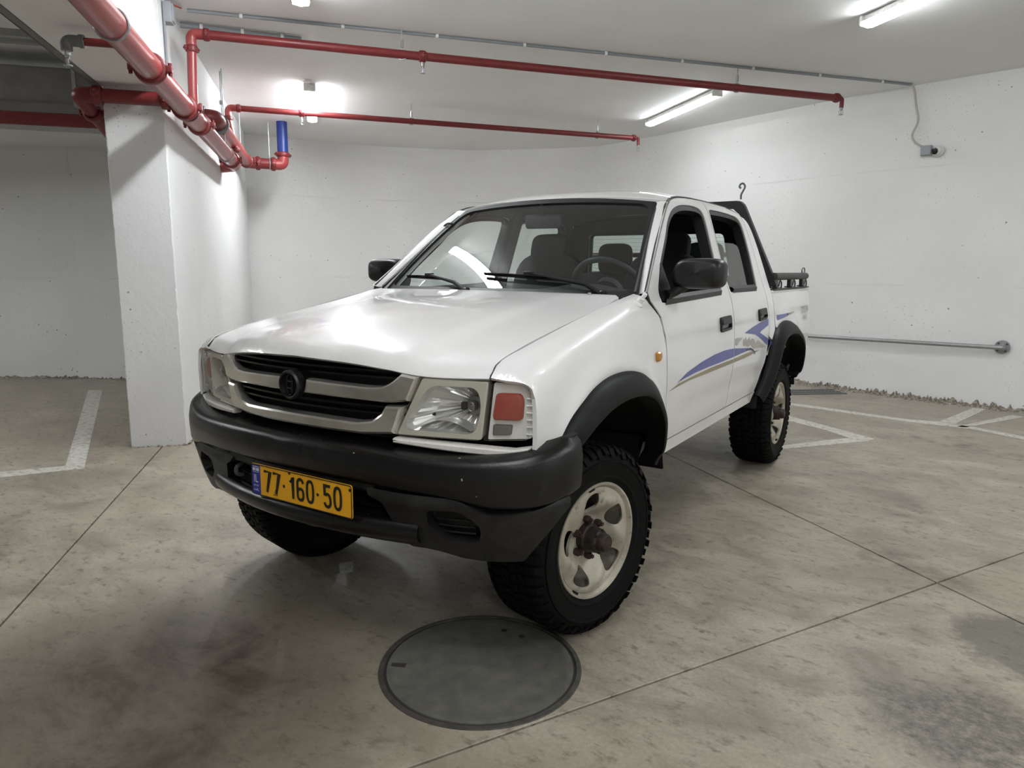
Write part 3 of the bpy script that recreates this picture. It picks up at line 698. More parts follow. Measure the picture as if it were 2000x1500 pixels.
# ------------------------------------------------------------------ conduits, junction box, security camera, handrail, drain, manhole
def conduit(name, a, b, r, label, clips=6, mat='conduit_grey', cat='conduit'):
    a, b = V(a), V(b); root = empty(name, ((a + b) / 2).to_tuple()); tag(root, label, cat); g = Org(root); g.add(MB().tube([a, b], r, 10), 'tube', mat)
    dr = (b - a).normalized()
    for k in range(clips):
        p = a + (b - a) * (k + .5) / clips; mb = MB(); mb.lathe([(r * 1.5, -.012), (r * 1.5, .012)], frame(V((0, 0, 1)), dr.cross(V((0, 0, 1))).normalized(), dr), p, 12); g.add(mb, 'clip', 'plastic_white')
    return root
conduit('ceiling_conduit', (-3.30, 1.17, ZC - .014), (1.2, 6.42, ZC - .014), .0125, 'thin grey conduit crossing the ceiling to the camera cable', 9)
conduit('ceiling_conduit', (-3.60, 1.30, ZC - .03), (-3.06, 2.06, ZC - .03), .022, 'short thicker grey conduit on the ceiling beside the left wall', 3)
conduit('wall_conduit', SM(2.98, BM + .012, 2.56), SM(2.98, BM + .012, ZC - .1), .010, 'vertical grey conduit above the main pipe on the left wall', 2)
root = empty('junction_box', SM(3.0, BM + .04, 3.17).to_tuple()); tag(root, 'grey junction box high on the left wall under the ceiling', 'junction box'); g = Org(root)
mb = MB(); mb.box(SM(3.02, BM + .035, 3.19), (.1, .06, .14), R_SM, bev=.008); g.add(mb, 'box_body', 'plastic_grey'); mb = MB(); mb.box(SM(3.02, BM + .07, 3.19), (.085, .012, .12), R_SM, bev=.004); g.add(mb, 'box_lid', 'plastic_grey')
mb = MB(); mb.tube(catmull([SM(3.07, BM + .04, 3.25), SM(3.11, BM + .05, 3.28), SM(3.18, BM + .1, 3.285)], 5), .006, 8); g.add(mb, 'lead', 'pipe_red')

wt = V((.955, -.22, 0)).normalized(); wn = V((-.22, -.955, 0)).normalized(); wu = V((0, 0, 1)); RW = frame(wt, wu, -(wn) if False else wt.cross(wu))
root = empty('security_camera', (1.495, 6.45, 2.60)); tag(root, 'small white dome camera with dark eye on the right wall', 'security camera'); g = Org(root)
C = V((1.497, 6.447, 2.602)); RC = frame(wt, wu, wn)
if RC.determinant() < 0: RC = frame(-wt, wu, wn)
mb = MB(); mb.lathe([(.058, 0), (.058, .022), (.05, .03), (0, .032)], RC, C, 28); g.add(mb, 'base', 'plastic_white')
fdir = (CAM - C).normalized(); fd = (wn * 1.0 + wt * -.35 + V((0, 0, -.25))).normalized(); RF = frame(fd.cross(wu).normalized(), fd.cross(wu).normalized().cross(fd) * -1, fd)
if RF.determinant() < 0: RF = frame(-fd.cross(wu).normalized(), fd.cross(wu).normalized().cross(fd) * -1, fd)
cc = C + wn * .05
mb = MB(); mb.lathe([(.0, -.045)] + [(.046 * math.sin(a), -.046 * math.cos(a)) for a in np.linspace(.2, 2.3, 12)] + [(.03, .034)], RF, cc, 28, cap=False); g.add(mb, 'eyeball', 'plastic_white')
mb = MB(); mb.lathe([(.034, .028), (.033, .037), (.02, .04), (0, .041)], RF, cc, 28); g.add(mb, 'lens', 'lens_black')
root = empty('camera_junction_box', (1.40, 6.46, 2.615)); tag(root, 'square grey box beside the camera on the right wall', 'junction box'); g = Org(root)
mb = MB(); mb.box(V((1.398, 6.47, 2.615)) + wn * .03, (.1, .1, .06), frame(wt, wu, wt.cross(wu)), bev=.008); g.add(mb, 'box_body', 'plastic_grey')
mb = MB(); mb.box(V((1.398, 6.47, 2.615)) + wn * .064, (.09, .09, .01), frame(wt, wu, wt.cross(wu)), bev=.004); g.add(mb, 'box_lid', 'plastic_grey')
root = tag(MB().tube(catmull([V((1.195, 6.41, ZC - .014)), V((1.225, 6.46, 3.24)), V((1.25, 6.485, 3.1)), V((1.285, 6.475, 2.93)), V((1.243, 6.485, 2.80)), V((1.27, 6.475, 2.72)), V((1.36, 6.455, 2.65))], 8), .011, 10).build('camera_cable', 'cable_beige', loc=(1.25, 6.48, 2.95)), 'beige cable hanging from the ceiling to the wall camera', 'cable')

root = empty('handrail', (1.3, 6.36, .62)); tag(root, 'galvanised pipe rail fixed low on the right wall', 'rail'); g = Org(root)
pa = [(-1.2, 7.33, .60), (-.4, 7.0, .60), (.343, 6.68, .600), (1.284, 6.39, .617), (2.14, 6.21, .626), (2.22, 6.19, .627)]
g.add(MB().tube(arc_path([V(p) for p in catmull(pa, 4)] + [V((2.24, 6.27, .627))], .03), .022, 14), 'tube', 'galvanised')
mb = MB(); mb.lathe([(.068, 0), (.068, .012), (.03, .014), (.026, .03)], RC, V((2.235, 6.275, .627)), 28); g.add(mb, 'wall_flange', 'galvanised')
for a in (.7, 2.3, 3.9, 5.4): mb = MB(); mb.lathe([(.011, .012), (.011, .02), (0, .02)], RC, V((2.235, 6.275, .627)) + RC @ V((.05 * math.cos(a), .05 * math.sin(a), 0)), 6); g.add(mb, 'bolt', 'hook_steel')

root = empty('drain_grate', (.5, 6.1, 0)); tag(root, 'metal floor drain grating along the right wall behind the rear wheel', 'drain'); g = Org(root)
da, db = V((-.3, 5.52, 0)), V((.76, 6.42, 0)); dd = (db - da).normalized(); dn = V((-dd.y, dd.x, 0)); RD = frame(dd, dn, V((0, 0, 1))); Ld = (db - da).length; Wd = .26
mb = MB(); mb.box((da + db) / 2 + V((0, 0, .002)), (Ld, Wd, .003), RD); g.add(mb, 'channel', 'joint_dark')
for s in (-1, 1): mb = MB(); mb.box((da + db) / 2 + dn * s * Wd / 2 + V((0, 0, .006)), (Ld, .025, .012), RD); g.add(mb, 'edge_bar', 'galv_dull')
mb = MB(); mb.box((da + db) / 2 + V((0, 0, .007)), (Ld, .03, .008), RD); g.add(mb, 'centre_bar', 'galv_dull')
for i in range(30):
    mb = MB(); mb.box(da + dd * (i + .5) * Ld / 30 + V((0, 0, .006)), (.02, Wd - .02, .008), RD); g.add(mb, 'slat', 'galv_dull')

root = empty('manhole_cover', (.575, -.445, 0)); tag(root, 'round steel manhole cover set in the floor by the front wheel', 'manhole cover'); MC = V((.575, -.445, 0))
mb = MB(); mb.lathe([(.352, 0), (.350, .004), (.335, .005), (.333, 0.0005)], None, (0, 0, 0), 72, cap=False); mb.build('frame_ring', 'manhole_rim', root)
mb = MB(); mb.lathe([(.336, .0004), (.322, .0004)], None, (0, 0, 0), 72, cap=False); mb.build('gap', 'joint_dark', root)
mb = MB(); mb.lathe([(.324, 0), (.323, .004), (.300, .004), (.298, .0028), (0, .0028)], None, (0, 0, 0), 72, cap=False); mb.build('lid', 'manhole_metal', root)
mb = MB(); mb.box((-.235, -.16, .0035), (.05, .022, .002), Matrix.Rotation(.5, 3, 'Z')); mb.build('lift_slot', 'joint_dark', root)
mb = MB(); mb.lathe([(.012, .0034), (0, .0036)], None, (-.06, .24, 0), 12); mb.build('vent_hole', 'joint_dark', root); mb = MB(); mb.lathe([(.012, .0034), (0, .0036)], None, (.02, .24, 0), 12); mb.build('vent_hole', 'joint_dark', root)
# ================================================================== PICKUP TRUCK  (X = its left side, Y = rearwards, Z up, origin under the front axle)
TR = empty('pickup_truck', (0, 0, 0)); tag(TR, 'white double cab pickup truck with black bumpers parked in the garage', 'pickup truck')
ZS = [.30, .54, .60, .68, .82, .94, 1.06, 1.15, 1.215, 1.265, 1.38, 1.53, 1.66, 1.70, 1.735, 1.78]
XS = [.765, .778, .792, .808, .824, .827, .820, .808, .793, .775, .737, .690, .648, .631, .610, .56]
def sideX(z): return pchip(ZS, XS, z)
def archring(y, z, yc, zc, R, wd=.05):
    r = np.sqrt((y - yc) ** 2 + (z - zc) ** 2); return np.exp(-((r - R) / wd) ** 2) * np.clip((z - .55) / .2, 0, 1)
def side_pos(off=0):
    def f(y, z):
        y = np.asarray(y, float); z = np.asarray(z, float)
        x = sideX(z) + off - .012 * np.clip((y - 3.3) / .6, 0, 1) ** 2
        x = x + .010 * archring(y, z, 2.93, .42, .64) * np.clip((y - 2.3) / .2, 0, 1)
        x = x - .006 * np.exp(-((z - .73) / .05) ** 2) * np.clip((y - .7) / .3, 0, 1) * np.clip((2.5 - y) / .3, 0, 1)   # soft hollow along the lower doors
        x = x + .003 * np.exp(-((z - 1.09) / .012) ** 2)
        return np.stack([x, y, z], 1)
    return f
SIDE = surf_fn(side_pos())
def both(fn):
    for mir in (False, True): fn(mir)

# ---- wheel arch paths (y,z)
FA = catmull([(-.40, .83), (-.31, .902), (-.155, .962), (0, .988), (.17, .985), (.31, .953), (.42, .885), (.50, .795), (.545, .70), (.57, .60), (.555, .525)], 5)
RA = catmull([(2.33, .57), (2.40, .66), (2.455, .77), (2.51, .89), (2.60, .975), (2.74, 1.015), (2.92, 1.02), (3.09, .997), (3.24, .95), (3.345, .885), (3.41, .80), (3.455, .70), (3.475, .60), (3.46, .54)], 5)

# ---- windows (y,z)
W1 = catmull([(.60, 1.285), (.597, 1.243), (.645, 1.226), (1.05, 1.238), (1.46, 1.25), (1.515, 1.275), (1.522, 1.34), (1.53, 1.447), (1.542, 1.60), (1.53, 1.668), (1.47, 1.694), (1.336, 1.697), (1.191, 1.687), (1.074, 1.664), (.996, 1.632), (.926, 1.586), (.848, 1.515), (.722, 1.412), (.654, 1.343)], 4, True)
W2 = catmull([(1.652, 1.66), (1.675, 1.697), (1.77, 1.703), (1.923, 1.704), (2.12, 1.700), (2.235, 1.684), (2.285, 1.63), (2.301, 1.477), (2.275, 1.30), (2.235, 1.258), (2.1, 1.254), (1.72, 1.248), (1.66, 1.262), (1.648, 1.37), (1.649, 1.55)], 4, True)
DOOR1 = [(.625, .605), (.607, .80), (.588, 1.05), (.555, 1.17), (.488, 1.235), (.482, 1.277)] + catmull([(.482, 1.277), (.60, 1.368), (.76, 1.494), (.933, 1.624), (1.03, 1.683), (1.15, 1.716), (1.35, 1.733), (1.627, 1.741)], 5)[1:] + [(1.627, 1.3), (1.625, .605)]
DOOR2 = [(1.636, .605), (1.638, 1.3), (1.638, 1.741)] + catmull([(1.638, 1.741), (1.9, 1.741), (2.12, 1.735), (2.25, 1.722), (2.33, 1.69), (2.37, 1.62), (2.40, 1.48), (2.425, 1.25), (2.436, 1.05), (2.425, .93), (2.385, .80), (2.33, .70), (2.275, .605)], 5)[1:]
SIDE_IN = surf_fn(side_pos(-.055))
def doors(mir):
    for i, (out, win, h) in enumerate(((DOOR1, W1, (1.46, 1.088, .19, .083)), (DOOR2, W2, (2.262, 1.097, .19, .078)))):
        d = skin('front_door' if i == 0 else 'rear_door', out, [win], SIDE, 'white_paint', TR, .035, .014, mirror=mir)
        # rubber frame round the opening
        skin('window_seal', win, [inset(win, .028)], surf_fn(side_pos(-.006)), 'seal_black', d, .03, .045, mirror=mir)
        dl = skin('door_liner', out, [inset(win, .012)], SIDE_IN, 'dash_plastic', d, .06, .01, mirror=mir)
        # belt weatherstrip
        y0, y1 = ((.63, 1.47) if i == 0 else (1.70, 2.22)); mb = MB(); rows = []
        for y in np.linspace(y0, y1, 8):
            z = (1.229 + .024 * (y - .63)) if i == 0 else 1.255; X = float(sideX(z)); rows.append([V(((X + .006), y, z - .012)), V((X + .008, y, z + .012)), V((X - .014, y, z + .026))])
        mb.grid(rows); (mb.mirrored() if mir else mb).build('belt_strip', 'trim_black', d, fix=False)
        # handle: recessed pan, pull flap
        cy, cz, L, H = h; pan = round_poly([(cy - L / 2, cz - H / 2), (cy + L / 2, cz - H / 2 + .006), (cy + L / 2, cz + H / 2), (cy - L / 2, cz + H / 2 - .004)], .022)
        hd = skin('door_handle', pan, [inset(pan, .014)], surf_fn(side_pos(.012)), 'trim_black', d, .02, .014, mirror=mir)
        skin('handle_pan', inset(pan, .012), [], surf_fn(side_pos(.002)), 'gloss_black', d, .02, .004, mirror=mir)
        flap = round_poly([(cy - L / 2 + .014, cz - .004), (cy + L / 2 - .014, cz), (cy + L / 2 - .014, cz + H / 2 - .014), (cy - L / 2 + .014, cz + H / 2 - .016)], .012)
        skin('handle_flap', flap, [], surf_fn(side_pos(.014)), 'trim_black', d, .02, .010, mirror=mir)
        # panes
        if i == 0 and mir:
            gp = [p for p in inset(W1, .012)]; top = [(.60, 1.20), (.74, 1.22), (.85, 1.30), (.96, 1.40), (1.06, 1.445), (1.3, 1.462), (1.56, 1.468), (1.56, 1.20)]
            skin('window_glass', catmull(top, 3, True), [], surf_fn(side_pos(-.03)), 'glass_light', d, .05, .004, mirror=mir)
        if i == 1 and not mir:
            top = [(1.642, 1.22), (1.642, 1.524), (1.68, 1.526), (1.866, 1.526), (2.08, 1.528), (2.165, 1.517), (2.20, 1.46), (2.27, 1.27), (2.27, 1.22)]
            skin('window_glass', round_poly(top, .02), [], surf_fn(side_pos(-.03)), 'glass_side', d, .05, .004, mirror=mir, label='half lowered grey tinted window pane')
        if i == 1 and mir:
            skin('window_glass', inset(W2, .012), [], surf_fn(side_pos(-.03)), 'glass_light', d, .05, .004, mirror=mir)
    # rocker panel below the doors
    skin('rocker_panel', [(.58, .598), (2.30, .598), (2.25, .535), (.58, .535)], [], SIDE, 'white_paint', TR, .04, .06, mirror=mir)
    # cab rear corner
    CC = catmull([(2.345, 1.70), (2.38, 1.62), (2.41, 1.48), (2.435, 1.25), (2.446, 1.05), (2.436, .95)], 5) + catmull([(2.50, .92), (2.575, .985)], 3) + catmull([(2.585, 1.05), (2.585, 1.23), (2.565, 1.40), (2.525, 1.55), (2.465, 1.655), (2.40, 1.694)], 5)
    skin('cab_corner', CC, [], SIDE, 'white_paint', TR, .03, .02, mirror=mir)
    # cargo bed side
    ra = [p for p in RA if p[0] > 2.6]
    bed = [(2.60, 1.0)] + [(y, z + .0) for y, z in ra] + [(3.50, .56), (3.82, .60), (3.885, .66), (3.895, 1.0), (3.905, 1.232), (2.60, 1.238)]
    skin('bed_side', bed, [], SIDE, 'white_paint', TR, .035, .05, mirror=mir)
both(doors)

# ---- front fenders: lofted sections (X,Z), hood gap first
FST = [-.60, -.575, -.55, -.522, -.40, -.20, 0, .20, .36, .50, .64]
FSEC = [
 [(.7045, 1.015), (.725, .99), (.765, .97), (.80, .955), (.825, .93), (.835, .89), (.837, .85), (.832, .78), (.825, .70), (.81, .62), (.80, .52)],
 [(.7045, 1.042), (.735, 1.020), (.775, 1.000), (.805, .980), (.828, .94), (.837, .90), (.838, .85), (.832, .78), (.825, .70), (.81, .62), (.80, .52)],
 [(.7045, 1.070), (.745, 1.045), (.785, 1.022), (.812, .995), (.830, .95), (.838, .90), (.838, .85), (.832, .78), (.825, .70), (.81, .62), (.80, .52)],
 [(.7045, 1.088), (.745, 1.076), (.792, 1.054), (.823, 1.018), (.836, .960), (.838, .90), (.838, .85), (.832, .78), (.825, .70), (.81, .62), (.80, .52)],
 [(.7045, 1.115), (.745, 1.107), (.788, 1.080), (.820, 1.036), (.834, .965), (.837, .90), (.836, .84), (.830, .78), (.822, .70), (.81, .62), (.79, .52)],
 [(.7045, 1.154), (.745, 1.145), (.788, 1.117), (.814, 1.068), (.828, .985), (.834, .91), (.833, .84), (.828, .78), (.82, .70), (.81, .62), (.79, .52)],
 [(.7045, 1.191), (.745, 1.181), (.786, 1.152), (.810, 1.100), (.824, 1.005), (.831, .92), (.830, .84), (.826, .78), (.818, .70), (.806, .62), (.788, .52)],
 [(.7045, 1.225), (.742, 1.215), (.780, 1.188), (.804, 1.135), (.820, 1.035), (.828, .93), (.827, .84), (.824, .78), (.812, .70), (.798, .62), (.778, .52)],
 [(.7045, 1.250), (.738, 1.243), (.774, 1.216), (.800, 1.155), (.819, 1.045), (.827, .935), (.826, .84), (.822, .78), (.811, .70), (.797, .62), (.776, .52)],
 [(.712, 1.272), (.742, 1.262), (.772, 1.236), (.800, 1.165), (.8195, 1.05), (.827, .938), (.825, .84), (.820, .78), (.811, .70), (.796, .62), (.775, .52)],
 [(.735, 1.310), (.755, 1.285), (.780, 1.240), (.804, 1.165), (.820, 1.055), (.827, .94), (.8245, .84), (.820, .78), (.811, .70), (.796, .62), (.775, .52)]]
FSEC = np.array(FSEC); TK = np.linspace(0, 1, FSEC.shape[1])
def fender_pos(y, t_):
    y = np.asarray(y, float); t_ = np.asarray(t_, float)
    S = pchip(FST, FSEC, y)                                  # (N,n,2)
    n = S.shape[1]; i = np.clip((t_ * (n - 1)).astype(int), 0, n - 2); f = (t_ * (n - 1) - i)[:, None]; ar = np.arange(len(y))
    p0 = S[ar, np.maximum(i - 1, 0)]; p1 = S[ar, i]; p2 = S[ar, i + 1]; p3 = S[ar, np.minimum(i + 2, n - 1)]
    q = .5 * (2 * p1 + (p2 - p0) * f + (2 * p0 - 5 * p1 + 4 * p2 - p3) * f ** 2 + (-p0 + 3 * p1 - 3 * p2 + p3) * f ** 3)
    x = q[:, 0] + .013 * archring(y, q[:, 1], .07, .40, .62, .045)
    return np.stack([x, y, q[:, 1]], 1)
def t_of_z(y, z):
    lo, hi = 0.0, 1.0
    for _ in range(30):
        md = (lo + hi) / 2
        if fender_pos([y], [md])[0, 2] > z: lo = md
        else: hi = md
    return (lo + hi) / 2
FEND = surf_fn(fender_pos, sign=-1)
yt = lambda l: [(y, t_of_z(y, z)) for y, z in l]
FO = [(y, 0.0) for y in np.linspace(-.573, .36, 16)] + [(.43, 0.0), (.47, 0.0), (.476, .10)] + yt([(.482, 1.232), (.548, 1.165), (.580, 1.05), (.599, .80), (.615, .62)]) + yt([p for p in FA[::-1] if p[1] > .60]) + yt([(-.42, .822), (-.50, .80), (-.522, .81), (-.524, .90), (-.526, .985), (-.529, 1.014)]) + yt([(-.538, 1.030), (-.552, 1.036), (-.565, 1.040)]) + [(-.572, .02)]
def fend(mir):
    P2, nr = None, None
    skin('front_fender', FO, [], FEND, 'white_paint', TR, .03, .015, mirror=mir)
both(fend)

# ---- hood
YR = .405
def yfront(x): return -.72 + .30 * np.asarray(x, float) ** 2
def hood_pos(x, y):
    x = np.asarray(x, float); y = np.asarray(y, float); ax = np.abs(x); yf = yfront(x) + .005
    q = np.clip((y - yf) / (YR - yf), 0, 1); zf = pchip([0, .2, .40, .47, .56, .70], [1.072, 1.066, 1.048, 1.037, 1.034, 1.037], ax)
    p = pchip([0, .012, .03, .06, .159, .375, .628, .853, 1], [0, .10, .165, .225, .335, .515, .70, .865, 1], q)
    zr = 1.262 + .006 * (1 - (x / .7) ** 2)
    z = zf + (zr - zf) * p
    s = np.clip((.50 - ax) / .09, 0, 1); s = s * s * (3 - 2 * s)
    z = z + .010 * s * (1 - q) ** .8 * np.clip(q / .03, 0, 1)          # raised centre panel
    z = z + .022 * (1 - (ax / .7) ** 2) * np.sin(PI * np.clip(q, 0, 1)) ** .8
    return np.stack([x, y, z], 1)
HOOD = surf_fn(hood_pos)
xs_ = np.linspace(-.695, .695, 33)
HO = [(float(x), float(yfront(x)) + .006) for x in xs_] + [(.695, -.3), (.695, 0), (.695, .25), (.688, .37), (.66, .403)] + [(float(x), .405) for x in np.linspace(.6, -.6, 9)] + [(-.66, .403), (-.688, .37), (-.695, .25), (-.695, 0), (-.695, -.3)]
hood = skin('hood', HO, [], HOOD, 'white_paint', TR, .03, .02)
# inner apron closing the gaps
MB().box((0, .0, .96), (1.36, .80, .1)).build('engine_bay', 'liner_black', TR, smooth=False)

# ---- windshield
def ws_pos(s, t_):
    s = np.asarray(s, float); t_ = np.asarray(t_, float)
    xb, xt = .708 * s, .572 * s; yb, yt_ = .425 + .085 * s ** 2, .965 + .072 * s ** 2; zb, zt = 1.258, 1.716 - .024 * s ** 2
    bow = np.sin(PI * t_) * .012
    return np.stack([xb + (xt - xb) * t_, yb + (yt_ - yb) * t_ - bow * .6, zb + (zt - zb) * t_ + bow], 1)
WSF = surf_fn(ws_pos)
WO = round_poly([(-1, .0), (1, .0), (1, 1), (-1, 1)], [.05, .05, .10, .10], 6)
def sq(o, f): return o
def ws_off(d):
    base = surf_fn(ws_pos)
    def f(P2): p, n = base(P2); return p + n * d, n
    return f
wi = round_poly([(-.972, .035), (.972, .035), (.965, .962), (-.965, .962)], [.06, .06, .12, .12], 6)
wsh = skin('windshield', round_poly([(-.985, .02), (.985, .02), (.985, .985), (-.985, .985)], .05), [], ws_off(-.004), 'glass_windshield', TR, .05, .004)
skin('windshield_seal', round_poly([(-1.015, -.025), (1.015, -.025), (1.02, 1.02), (-1.02, 1.02)], [.06, .06, .10, .10], 6), [wi], ws_off(.003), 'seal_black', wsh, .04, .014)

# ---- A pillars
def pillar(mir):
    rows = []
    for k in range(15):
        t_ = k / 14; a = V(ws_pos([1.0], [t_ * 1.0])[0]); 
        yb = float(pchip([0, .3, .62, .9, 1], [.478, .60, .76, .933, 1.035], [t_ * 1.0 if False else [0, .3, .62, .9, 1][0] + t_])[0]); zb = float(pchip([.478, .60, .76, .933, 1.035], [1.272, 1.364, 1.490, 1.621, 1.684], [yb])[0])
        b = V((float(sideX(zb)) - .003, yb - .014, zb + .004)); n = V((.62, -.62, .48)).normalized(); row = []
        for j in range(7):
            u = j / 6; row.append(a * (1 - u) + b * u + n * math.sin(PI * u) * .010)
        row = [a + V((-.01, .02, -.03))] + row + [b + V((-.03, .02, -.01))]; rows.append(row)
    mb = MB().grid(rows); (mb.mirrored() if mir else mb).build('a_pillar', 'white_paint', TR, angle=50)
both(pillar)

# ---- roof
RY = [.95, 1.06, 1.2, 1.4, 1.7, 2.1, 2.3, 2.42, 2.52]
ZCEN = [1.715, 1.748, 1.778, 1.802, 1.816, 1.812, 1.797, 1.770, 1.715]
ZRAIL = [1.664, 1.696, 1.722, 1.736, 1.7445, 1.7425, 1.728, 1.697, 1.64]
def rail(y): zr = pchip(RY, ZRAIL, y); return sideX(zr) - .003, zr
def roof_pos(s, y):
    s = np.asarray(s, float); y = np.asarray(y, float); xr, zr = rail(y); zc = pchip(RY, ZCEN, y)
    a = np.abs(s); return np.stack([s * xr, y, zr + (zc - zr) * (1 - a ** 3.0)], 1)
ROOF = surf_fn(roof_pos)
RO = [(float(s), .975 + .068 * float(s) ** 2) for s in np.linspace(-.93, .93, 15)] + [(1, 1.07), (1, 1.5), (1, 2.0), (1, 2.33)] + [(float(s), 2.475 - .06 * float(s) ** 4) for s in np.linspace(.97, -.97, 15)] + [(-1, 2.33), (-1, 2.0), (-1, 1.5), (-1, 1.07)]
roof = skin('roof', RO, [], ROOF, 'white_paint', TR, .04, .012)
def off_surf(base, d):
    def f(P2): p, n = base(P2); return p + n * d, n
    return f
skin('headliner', inset(RO, .02), [], off_surf(ROOF, -.035), 'headliner', roof, .08, .01)

# ---- cab back panel with rear window
def back_pos(x, z):
    x = np.asarray(x, float); z = np.asarray(z, float); return np.stack([x, 2.585 - .02 * (x / .7) ** 2 - np.clip(z - 1.25, 0, 1) * .22 - np.clip(z - 1.58, 0, 1) ** 2 * 2.0, z], 1)
BACKS = surf_fn(back_pos, sign=-1)
zz = [1.0, 1.2, 1.27, 1.4, 1.53, 1.62, 1.70]
BO = [(float(sideX(z)) - .012, z) for z in zz] + catmull([(.57, 1.735), (.3, 1.757), (0, 1.763), (-.3, 1.757), (-.57, 1.735)], 4) + [(-float(sideX(z)) + .012, z) for z in zz[::-1]]
RW_ = round_poly([(-.545, 1.295), (.545, 1.295), (.50, 1.635), (-.50, 1.635)], .05)
bk = skin('cab_back', BO, [RW_], BACKS, 'white_paint', TR, .05, .03)
skin('cab_back_liner', inset(BO, .01), [inset(RW_, -.004)], off_surf(BACKS, -.04), 'dash_plastic', bk, .08, .006)
rg = skin('rear_window', RW_, [], off_surf(BACKS, -.008), 'glass_rear', TR, .08, .004)
skin('window_seal', inset(RW_, -.015), [inset(RW_, .02)], off_surf(BACKS, .003), 'seal_black', rg, .04, .02)
for k in range(12):
    z = 1.325 + k * .026; p0 = back_pos([-.49], [z])[0]; p1 = back_pos([.49], [z])[0]; MB().tube([V(p0) - V((0, .012, 0)), V(p1) - V((0, .012, 0))], .0007, 4).build('demister_line', 'dash_plastic', rg)
# guard bars behind the rear window
for z in (1.40, 1.475):
    pass

# ---- cargo bed
def bedin(mir):
    pass
mb = MB(); mb.box((0, 3.24, .80), (1.5, 1.28, .03)); mb.build('bed_floor', 'white_dirty', TR, smooth=False)
mb = MB(); mb.box((0, 2.615, 1.0), (1.54, .03, .45)); mb.build('bed_front_wall', 'white_paint', TR, smooth=False)
for sx in (-1, 1):
    mb = MB(); mb.box((sx * .70, 3.25, 1.0), (.03, 1.27, .42)); mb.build('bed_inner_wall', 'white_paint', TR, smooth=False)
    mb = MB(); mb.box((sx * .748, 3.25, 1.226), (.09, 1.29, .022), bev=.008); mb.build('bed_rail_cap', 'white_paint', TR)
tg = MB(); tg.box((0, 3.87, .95), (1.44, .05, .56), bev=.015); tg = tg.build('tailgate', 'white_paint', TR)
MB().box((0, 3.90, 1.08), (.16, .02, .06), bev=.008).build('tailgate_latch', 'trim_black', tg)
for sx in (-1, 1):
    mb = MB(); mb.box((sx * .735, 3.885, 1.0), (.09, .03, .30), bev=.012); tl = mb.build('tail_light', 'red_lens', TR)
# rear step bumper and tow ball
mb = MB(); mb.tube([V((-.76, 4.07, .63)), V((.76, 4.07, .63))], .042, 18); rbm = mb.build('rear_bumper', 'bar_grey', TR)
for sx in (-1, 1):
    mb = MB(); mb.box((sx * .40, 3.95, .60), (.06, .26, .08), bev=.01); mb.build('bumper_bracket', 'under_black', rbm)
    mb = MB(); mb.box((sx * .745, 4.12, .695), (.03, .05, .09), Matrix.Rotation(.4, 3, 'X'), bev=.008); mb.build('lamp_bracket', 'trim_black', rbm)
    mb = MB(); mb.lathe([(0, -.02), (.018, -.015), (.02, 0), (.018, .015), (0, .02)], Matrix.Rotation(PI / 2, 3, 'X'), (sx * .745, 4.16, .72), 14); mb.build('marker_lamp', 'plastic_white', rbm)
for sx in (1,):
    mb = MB(); mb.tube([V((.02, 4.05, .52)), V((.02, 4.2, .52)), V((.02, 4.22, .56))], .025, 10); mb.lathe([(0, .05)] + [(.027 * math.sin(a), -.027 * math.cos(a) + .02 + .03) for a in np.linspace(.1, 3.1, 10)], None, (.02, 4.22, .57), 14); mb.build('tow_hitch', 'hook_steel', TR)

# ---- inner wheel houses, chassis
def liner(yc, R, name, y0, y1):
    for sx in (-1, 1):
        rows = []
        for a in np.linspace(-.25, PI + .25, 22):
            y = yc - math.cos(a) * R; z = max(.48, .40 + math.sin(a) * R * .96)
            rows.append([V((sx * .80, y, z)), V((sx * .62, y, z)), V((sx * .42, y, z))])
        mb = MB().grid(rows); mb.add([V((sx * .42, yc - R, .45)), V((sx * .42, yc + R, .45)), V((sx * .42, yc + R, 1.0)), V((sx * .42, yc - R, 1.0))], [(0, 1, 2, 3)])
        mb.build(name, 'liner_black', TR, angle=60)
liner(.085, .585, 'wheel_liner', 0, 0); liner(2.93, .60, 'wheel_liner', 0, 0)
for sx in (-1, 1):
    mb = MB(); mb.box((sx * .40, 1.75, .52), (.09, 4.1, .14), bev=.01); mb.build('chassis_rail', 'under_black', TR)
mb = MB(); mb.box((0, 1.55, .60), (1.46, 1.9, .06)); mb.build('floor_pan', 'under_black', TR, smooth=False)
mb = MB(); mb.tube([V((-.66, 2.88, .36)), V((.66, 2.88, .36))], .05, 12); mb.lathe([(.0, -.13), (.10, -.1), (.14, 0), (.10, .1), (0, .13)], Matrix.Rotation(PI / 2, 3, 'Y'), (0, 2.88, .36), 16); mb.build('rear_axle', 'under_black', TR)
mb = MB(); mb.tube([V((-.62, 0, .36)), V((.62, 0, .36))], .035, 12); mb.box((0, 0, .42), (.6, .25, .16), bev=.03); mb.build('front_axle', 'under_black', TR)
for sx in (-1, 1):
    mb = MB(); mb.tube([V((sx * .36, .10, .55)), V((sx * .64, .02, .30))], .03, 8); mb.tube([V((sx * .36, -.12, .55)), V((sx * .64, -.02, .30))], .03, 8); mb.build('control_arm', 'under_black', TR)
    mb = MB(); mb.tube([V((sx * .46, .06, .92)), V((sx * .56, .05, .36))], .028, 10); mb.build('damper', 'under_black', TR)
    mb = MB(); rows = [[V((sx * .50 + dx, y, .42 + .09 * ((y - 2.88) / .6) ** 2 + dz)) for dx, dz in ((-.03, 0), (.03, 0), (.03, .04), (-.03, .04), (-.03, 0))] for y in np.linspace(2.28, 3.48, 9)]; mb.grid(rows); mb.build('leaf_spring', 'under_black', TR)
